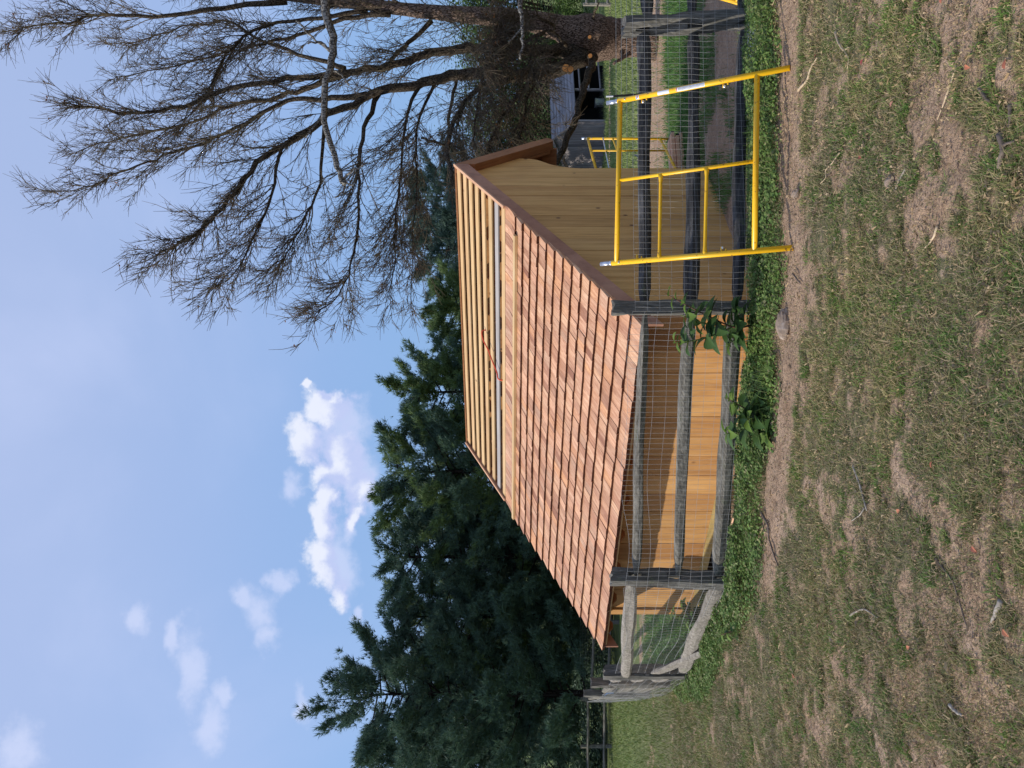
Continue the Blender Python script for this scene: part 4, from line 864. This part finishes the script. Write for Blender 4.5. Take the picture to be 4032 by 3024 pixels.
for st in (([(1455, 230), (1380, 180), (1290, 90)]), ([(1455, 240), (1400, 190), (1340, 190)]), ([(1430, 300), (1480, 320), (1520, 370)]), ([(1490, 780), (1530, 750), (1600, 710)]), ([(1490, 780), (1500, 830), (1460, 860)]), ([(1490, 790), (1540, 805)]), ([(1410, 420), (1400, 500), (1330, 600)])):
    limb(zz(st), 12, 11.8, .028, .012, mat=M['palelimb'], spawn=0, sides=6)
limb([(2045, -60), (2052, 40), (2058, 110), (2055, 170), (2048, 232)], 10.5, 10.4, .05, .016, name='broken_limb', mat=M['palelimb'], spawn=0, sides=7)
limb([(2058, 110), (2030, 140), (2003, 170)], 10.5, 10.4, .016, .008, name='broken_limb', mat=M['palelimb'], spawn=0, sides=6)
limb([(2480, 210), (2455, 225), (2416, 252)], 16.2, 16.0, .05, .03, name='stub', mat=M['bark'], spawn=0); limb([(2450, 205), (2443, 232)], 16.2, 16.1, .06, .02, name='stub', mat=M['bark'], spawn=0)
limb([(2335, 70), (2345, 40), (2358, 10)], 16, 15.6, .04, .015, name='stub', mat=M['limb'], spawn=0)
for (x, y, Y_, r) in ((2322, 145, 15.92, .035), (2324, 219, 15.95, .042), (2228, 268, 15.6, .075), (2246, 272, 15.58, .06)):
    p = P(x, y, Y_); d_ = Vector((-.25, -1, 0)).normalized(); mb = MB(); mb.tube([p+OFF-d_*.25, p+OFF], r*1.12, 12); mb.build('pruned_stub', M['limb'], dt)
    mb = MB(); mb.tube([p+OFF+d_*.001, p+OFF+d_*.006], r, 12); mb.build('saw_cut', M['cut'], dt)
# twigs: vectorised three-sided slivers
SEG_A = []; SEG_B = []; RA = []; RB_l = []; TIPS = []
def seg(a, b, ra, rb): SEG_A.append(a); SEG_B.append(b); RA.append(ra); RB_l.append(rb)
for path, rad, sp, start, droop, tl in spawned:
    m = len(path); L = sum((path[i+1]-path[i]).length for i in range(m-1)); n = int(L*9.5*sp*(.65 if sp > 2 else 1)); pa = np.array([tuple(p) for p in path])
    for _ in range(n):
        q = start+(1-start)*random.random()**.8; fi = q*(m-1); i = min(int(fi), m-2); f_ = fi-i; o = pa[i]*(1-f_)+pa[i+1]*f_; T_ = pa[i+1]-pa[i]; T_ = T_/(np.linalg.norm(T_)+1e-9)
        if 2016+F*(CH-o[2])/o[1] > 2150 and rng.random() < .75: continue
        v = rng.normal(0, 1, 3); v -= T_*v.dot(T_); v /= np.linalg.norm(v)
        dr = T_*rng.uniform(.8, 1.9)+v*rng.uniform(.35, .95)+np.array([0, -.05, rng.uniform(-.05, .25)-droop]); dr /= np.linalg.norm(dr)
        Ls = rng.uniform(.5, 2.3)*max(.26, 1.1-q*.80)*tl*(1 if sp < 2 else .85); r0 = min(.012, rad[i]*.4)*rng.uniform(.5, 1)+.0025; ns = 4; p0 = o; nodes = [o]
        for s_i in range(ns):
            dr = dr+rng.normal(0, .13, 3)+np.array([0, 0, .05-droop*.08]); dr /= np.linalg.norm(dr); p1 = p0+dr*Ls/ns; seg(p0, p1, r0*(1-s_i*.2), r0*(1-(s_i+1)*.2)+.0008); p0 = p1; nodes.append(p1)
        TIPS.append((p0, q))
        nn_ = int(Ls*12)+2
        for _k in range(nn_):
            u = rng.uniform(.22, 1)*ns; j = min(int(u), ns-1); o2 = nodes[j]*(1-(u-j))+nodes[j+1]*(u-j); d2 = dr*1.0+rng.normal(0, .55, 3); d2[2] -= droop*.5; d2 /= np.linalg.norm(d2); L2 = rng.uniform(.10, .50)
            mid = o2+d2*L2*.5+rng.normal(0, .015, 3); e2 = o2+d2*L2+rng.normal(0, .03, 3); seg(o2, mid, .0056, .0046); seg(mid, e2, .0046, .0026)
            if rng.random() < .75:
                for _q in range(2):
                    d3 = d2+rng.normal(0, .6, 3); d3 /= np.linalg.norm(d3); seg(mid, mid+d3*rng.uniform(.06, .2), .003, .0015)
A_ = np.array(SEG_A); Bv = np.array(SEG_B); ra = np.array(RA)[:, None]; rb = np.array(RB_l)[:, None]; D = Bv-A_; D /= np.linalg.norm(D, axis=1)[:, None]+1e-9
U_ = np.cross(D, np.array([.3, .5, .8])); U_ /= np.linalg.norm(U_, axis=1)[:, None]+1e-9; V_ = np.cross(D, U_); off = np.array(OFF)
ring = []
for (c0, r_) in ((A_, ra), (Bv, rb)):
    for k_ in range(3):
        an = 2*math.pi*k_/3; ring.append(c0+(U_*math.cos(an)+V_*math.sin(an))*r_+off)
Vt = np.stack(ring, 1).reshape(-1, 3); i = np.arange(len(A_))[:, None]*6
mesh_np('twigs', Vt, np.concatenate([i+np.array([[0, 1, 4, 3]]), i+np.array([[1, 2, 5, 4]]), i+np.array([[2, 0, 3, 5]])], 0), M['twig'], dt, 'stuff')
print('twig segs', len(A_))
tp = np.array([a for a, q in TIPS if q > .55]); tp = np.repeat(tp[rng.random(len(tp)) < .40], 3, 0); tp = tp+rng.normal(0, .03, tp.shape)+off
leaves('dry_leaves', tp, rng.uniform(.025, .06, len(tp)), M['dryleaf'], .4, .7, parent=dt)

# ------------------------------------------------------------------ pokeweed plants at the fence
def leaf_mesh(mb, base, d, L, w, droop):
    d = Vector(d).normalized(); s = d.cross(Vector((random.uniform(-.3, .3), random.uniform(-.3, .3), 1))).normalized(); n_ = s.cross(d); vs = []; K = 6
    for i in range(K+1):
        q = i/K; c = Vector(base)+d*(L*q)+Vector((0, 0, -droop*L*q*q)); ww = w*math.sin(math.pi*min(1, q*.92+.04)**.8)*.5*(1 if i < K else .05)
        vs += [tuple(c-s*ww+n_*ww*.35), tuple(c), tuple(c+s*ww+n_*ww*.35)]
    f = []
    for i in range(K): f += [(3*i, 3*i+1, 3*i+4, 3*i+3), (3*i+1, 3*i+2, 3*i+5, 3*i+4)]
    mb.add(vs, f)
def poke(label, stems, Y, nleaf, size, loc, spread=1.0):
    root = empty('pokeweed', label, 'plant', loc, 0, 'broad-leaved plants along the fence'); off = -Vector(loc); big = []
    for si, (pts, mm, ls) in enumerate(stems):
        path = [P(x, y, Y+dy) for x, y, dy in pts]; pp = lerp_path(path, 5); mb = MB(); mb.tube([p+off for p in pp], list(np.linspace(.008, .003, len(pp))), 6); mb.build('stem', M['stem'] if si else M['redstem'], root)
        nn = int(nleaf*ls)
        for k_ in range(nn):
            q = .15+.85*(k_+.5)/nn; p = pp[min(len(pp)-1, int(q*(len(pp)-1)))]; a = k_*2.4+si
            d_ = Vector((math.cos(a), math.sin(a)*.6-.25, random.uniform(.0, .5))); L = size*random.uniform(.7, 1.25)*(1.15-.65*q); mb = MB(); leaf_mesh(mb, p+off, d_, L*spread, L*.56, .35)
            mb.build('leaf', M['pokenew'] if (q > .78 or (mm and q > .45)) else M['poke'], root, smooth=True)
    return root
poke('tall broad-leaved pokeweed climbing the wire beside the middle fence post', [([(2985, 1270, -.1), (2900, 1290, -.14), (2800, 1250, -.16), (2700, 1200, -.16), (2620, 1155, -.16)], 0, 1.2), ([(2880, 1290, -.14), (2780, 1330, -.18), (2700, 1345, -.18), (2650, 1350, -.18)], 0, 1.0), ([(2860, 1285, -.14), (2760, 1270, -.2), (2680, 1240, -.2)], 1, .8), ([(2930, 1280, -.12), (2900, 1330, -.2), (2860, 1360, -.22)], 0, .7), ([(2920, 1280, -.12), (2900, 1230, -.2), (2880, 1210, -.22)], 0, .6)], 6.4, 16, .19, tuple(G(2995, 1268)))
poke('low dark-leaved pokeweed spreading under the lower rail, left of the middle post', [([(3030, 1640, -.15), (2960, 1620, -.2), (2900, 1590, -.2), (2860, 1565, -.2)], 1, .8), ([(3030, 1640, -.15), (2960, 1680, -.25), (2890, 1700, -.25), (2850, 1712, -.25)], 0, 1.0), ([(3030, 1640, -.15), (3000, 1600, -.3), (2980, 1570, -.35)], 0, .9), ([(3030, 1640, -.15), (3020, 1690, -.35), (3030, 1740, -.4)], 0, .9), ([(3030, 1640, -.15), (2980, 1645, -.3), (2930, 1650, -.35)], 0, .9)], 6.40, 16, .22, tuple(G(3040, 1640)))
poke('young broad-leaved plant at the foot of the corner post, by the fallen rails', [([(2990, 2440, 0), (2930, 2470, 0), (2870, 2490, 0), (2840, 2500, .05)], 0, .9), ([(2990, 2440, 0), (2950, 2500, -.05), (2920, 2550, -.1)], 1, .8), ([(2990, 2440, 0), (2970, 2400, -.1), (2950, 2370, -.1)], 0, .7)], 7.2, 12, .17, tuple(G(2998, 2450)))
poke('leafy weed growing against the wall behind the left fence span', [([(2760, 2440, 0), (2690, 2430, 0), (2620, 2400, 0)], 1, 1.0), ([(2770, 2450, 0), (2720, 2400, 0), (2680, 2370, 0)], 0, 1.0)], 9.9, 12, .22, (P(2780, 2440, 9.9).x, 9.9, float(gz(-3.1, 9.9))))

# ------------------------------------------------------------------ sticks, stones and leaves on the ground
def stick(label, pts, r, mat, forks=(), grp=None, nm='stick', lift=None):
    w_ = [G(x, y, r*.8+.012) for x, y in pts]; o0 = w_[0]; pp = lerp_path([p-o0 for p in w_], 4) if len(w_) > 2 else [w_[0]-o0, (w_[0]+w_[1])/2-o0+Vector((0, 0, .004)), w_[1]-o0]
    for i in range(1, len(pp)-1): pp[i] += Vector((random.uniform(-1, 1), random.uniform(-1, 1), random.uniform(0, 1)))*r*.25
    mb = MB(); mb.tube(pp, [r*(.9+.15*random.random())*(1-.5*i/len(pp)) for i in range(len(pp))], 7, jit=.1)
    for fk in forks:
        f_ = [G(x, y, r*.8+.015)-o0 for x, y in fk]; mb.tube(f_, [r*.6]+[r*.35]*(len(f_)-1), 6)
    o = mb.build(nm, mat, smooth=True); o.location = o0; return tag(o, label, 'stick')
DK = simple('fallen_stick_bark', (.17, .13, .10), .9, var=.4, nsc=25); PL = simple('grey_dead_wood', (.34, .30, .25), .85, var=.35, nsc=25); pk = simple('peeled_pale_wood', (.55, .42, .27), .7, var=.3, nsc=20)
stick('pale peeled curved stick on the ground just right of the frame leg foot', [(3154, 357), (3190, 316), (3205, 270), (3231, 226)], .010, pk, ())
stick('pale crooked hook-shaped stick near the right edge', [(3303, 127), (3318, 170), (3337, 197), (3357, 185)], .009, pk, ([(3340, 197), (3358, 230), (3352, 272)],))
stick('long thin straw-coloured stem on the pinkish dirt, lower right', [(3782, 258), (3745, 370), (3706, 470)], .0045, pk)
stick('thick dark forked stick in the bottom right corner', [(3962, 530), (3977, 588), (3959, 662)], .014, DK, ([(3970, 580), (3990, 566), (4024, 556)],))
stick('short dark stick above the forked one at the bottom right', [(4000, 414), (4002, 460), (3995, 502)], .009, DK)
stick('stubby dark curved stick on the dirt, right of the long stem', [(3877, 346), (3895, 372), (3918, 398)], .009, DK)
stick('long bent pale root on the turf below the frame', [(3317, 601), (3290, 640), (3263, 669), (3262, 700), (3240, 723)], .005, pk)
stick('straight thin grey stick in the mid foreground turf', [(3588, 655), (3560, 700), (3538, 752)], .006, PL)
stick('pale forked dry branch on the turf, left of centre', [(3373, 1834), (3398, 1900), (3407, 1936), (3427, 2010)], .008, PL, ([(3420, 2000), (3400, 2030), (3370, 2050)],))
stick('long thin dark twig curving over the lower left turf', [(3698, 2200), (3740, 2250), (3773, 2302), (3800, 2390), (3827, 2478)], .005, DK)
stick('thick pale brown stick near the bottom left', [(3963, 2363), (3950, 2405), (3929, 2451)], .011, PL)
stick('short grey weathered stick in the far left foreground', [(3759, 2776), (3782, 2800), (3807, 2817)], .009, PL)
stick('dark twisted stick below the weeds, in front of the corner post', [(3007, 2017), (3035, 2070), (3040, 2125), (3074, 2227)], .010, DK, ([(3040, 2100), (3020, 2090), (3012, 2060)],))
stick('pale bowed twig in the middle of the left turf', [(3359, 2424), (3395, 2403), (3425, 2402), (3468, 2431)], .006, PL)
stick('crossed pale stick on the turf at the lower middle', [(3706, 890), (3690, 940), (3650, 985)], .006, pk)
stick('dark thin stick beside the bare strip under the frame', [(3130, 1075), (3150, 1100), (3165, 1118)], .007, DK)
sp_ = G(2940, 2054); mb = MB(); mb.prism([(-.008, -.006), (.012, -.006), (.006, .006)], -.09, .09); o = mb.build('splinter', M['raketop']); o.location = sp_+Vector((0, 0, .13)); o.rotation_euler = (.1, .12, 2.2); tag(o, 'reddish cedar splinter lying on the weeds in front of the left span', 'splinter')
def rock(label, x, y, sx, sy, sz, seed, col='stone'):
    mb = MB(); n, m = 9, 14; vs = []
    for i in range(n+1):
        for j in range(m):
            th_, ph = math.pi*i/n, 2*math.pi*j/m; v = Vector((math.sin(th_)*math.cos(ph), math.sin(th_)*math.sin(ph), math.cos(th_)))
            k_ = .72+.55*vnoise(v.x*1.7+seed, v.y*1.7+v.z*2.3, seed); k_ *= 1 if v.z > -.2 else .8
            vs.append((v.x*sx*k_, v.y*sy*k_, v.z*sz*k_))
    mb.add(vs, [(i*m+j, i*m+(j+1) % m, (i+1)*m+(j+1) % m, (i+1)*m+j) for i in range(n) for j in range(m)]); o = mb.build('rock', M[col]); p = G(x, y); o.location = p+Vector((0, 0, sz*.35)); o.rotation_euler.z = seed
    return tag(o, label, 'stone')
rock('large tan rock on the bare strip in front of the middle post', 3098, 1282, .13, .06, .055, 3.1)
rock('small pale stone on the bare dirt right of the large rock', 3143, 763, .045, .035, .035, 5.2)
rock('egg-shaped pale stone on the turf below the frame', 3512, 715, .042, .028, .022, 1.7)
rock('flat pale stone on the left turf', 3278, 2525, .035, .03, .012, 8.4)
rock('small pale stone near the right edge turf', 3343, 133, .022, .02, .016, 2.4)
gl = [(3735, 12, 'orange leaf at the right edge of the foreground'), (3540, 400, 'rust brown leaf in the middle of the right turf'), (3828, 262, 'orange leaf on the lower right dirt'), (3990, 270, 'orange brown leaf in the lower right corner'), (3231, 215, 'dark pink leaf touching the pale curved stick'), (3402, 617, 'dark red leaf on the turf below the frame'),
      (3695, 1842, 'dark red curled leaf in the lower middle'), (3567, 2008, 'pink leaf on the left turf'), (3855, 2153, 'orange leaf on the bottom left turf'), (3240, 2474, 'bright orange leaf left of the flat stone'), (3607, 2547, 'brown leaf lying over the dark clump at left'), (3138, 2655, 'pink leaf on the far left turf'), (3160, 2695, 'dark purple leaf on the far left turf'), (3420, 235, 'small orange leaf near the hooked stick'), (3980, 2480, 'deep red leaf in the bottom left corner')]
for i, (x, y, lb) in enumerate(gl):
    mb = MB(); leaf_mesh(mb, (0, 0, 0), (math.cos(i*2.1), math.sin(i*2.1), .2), .036, .02, .3); o = mb.build('fallen_leaf', M['redleaf']); o.location = G(x, y, .03); tag(o, lb, 'leaf')
# render settings kept modest
S.cycles.max_bounces = 6; S.cycles.transparent_max_bounces = 4
print('objects', len(bpy.data.objects), 'tris', sum(sum(p.loop_total-2 for p in o.data.polygons) for o in [] ))
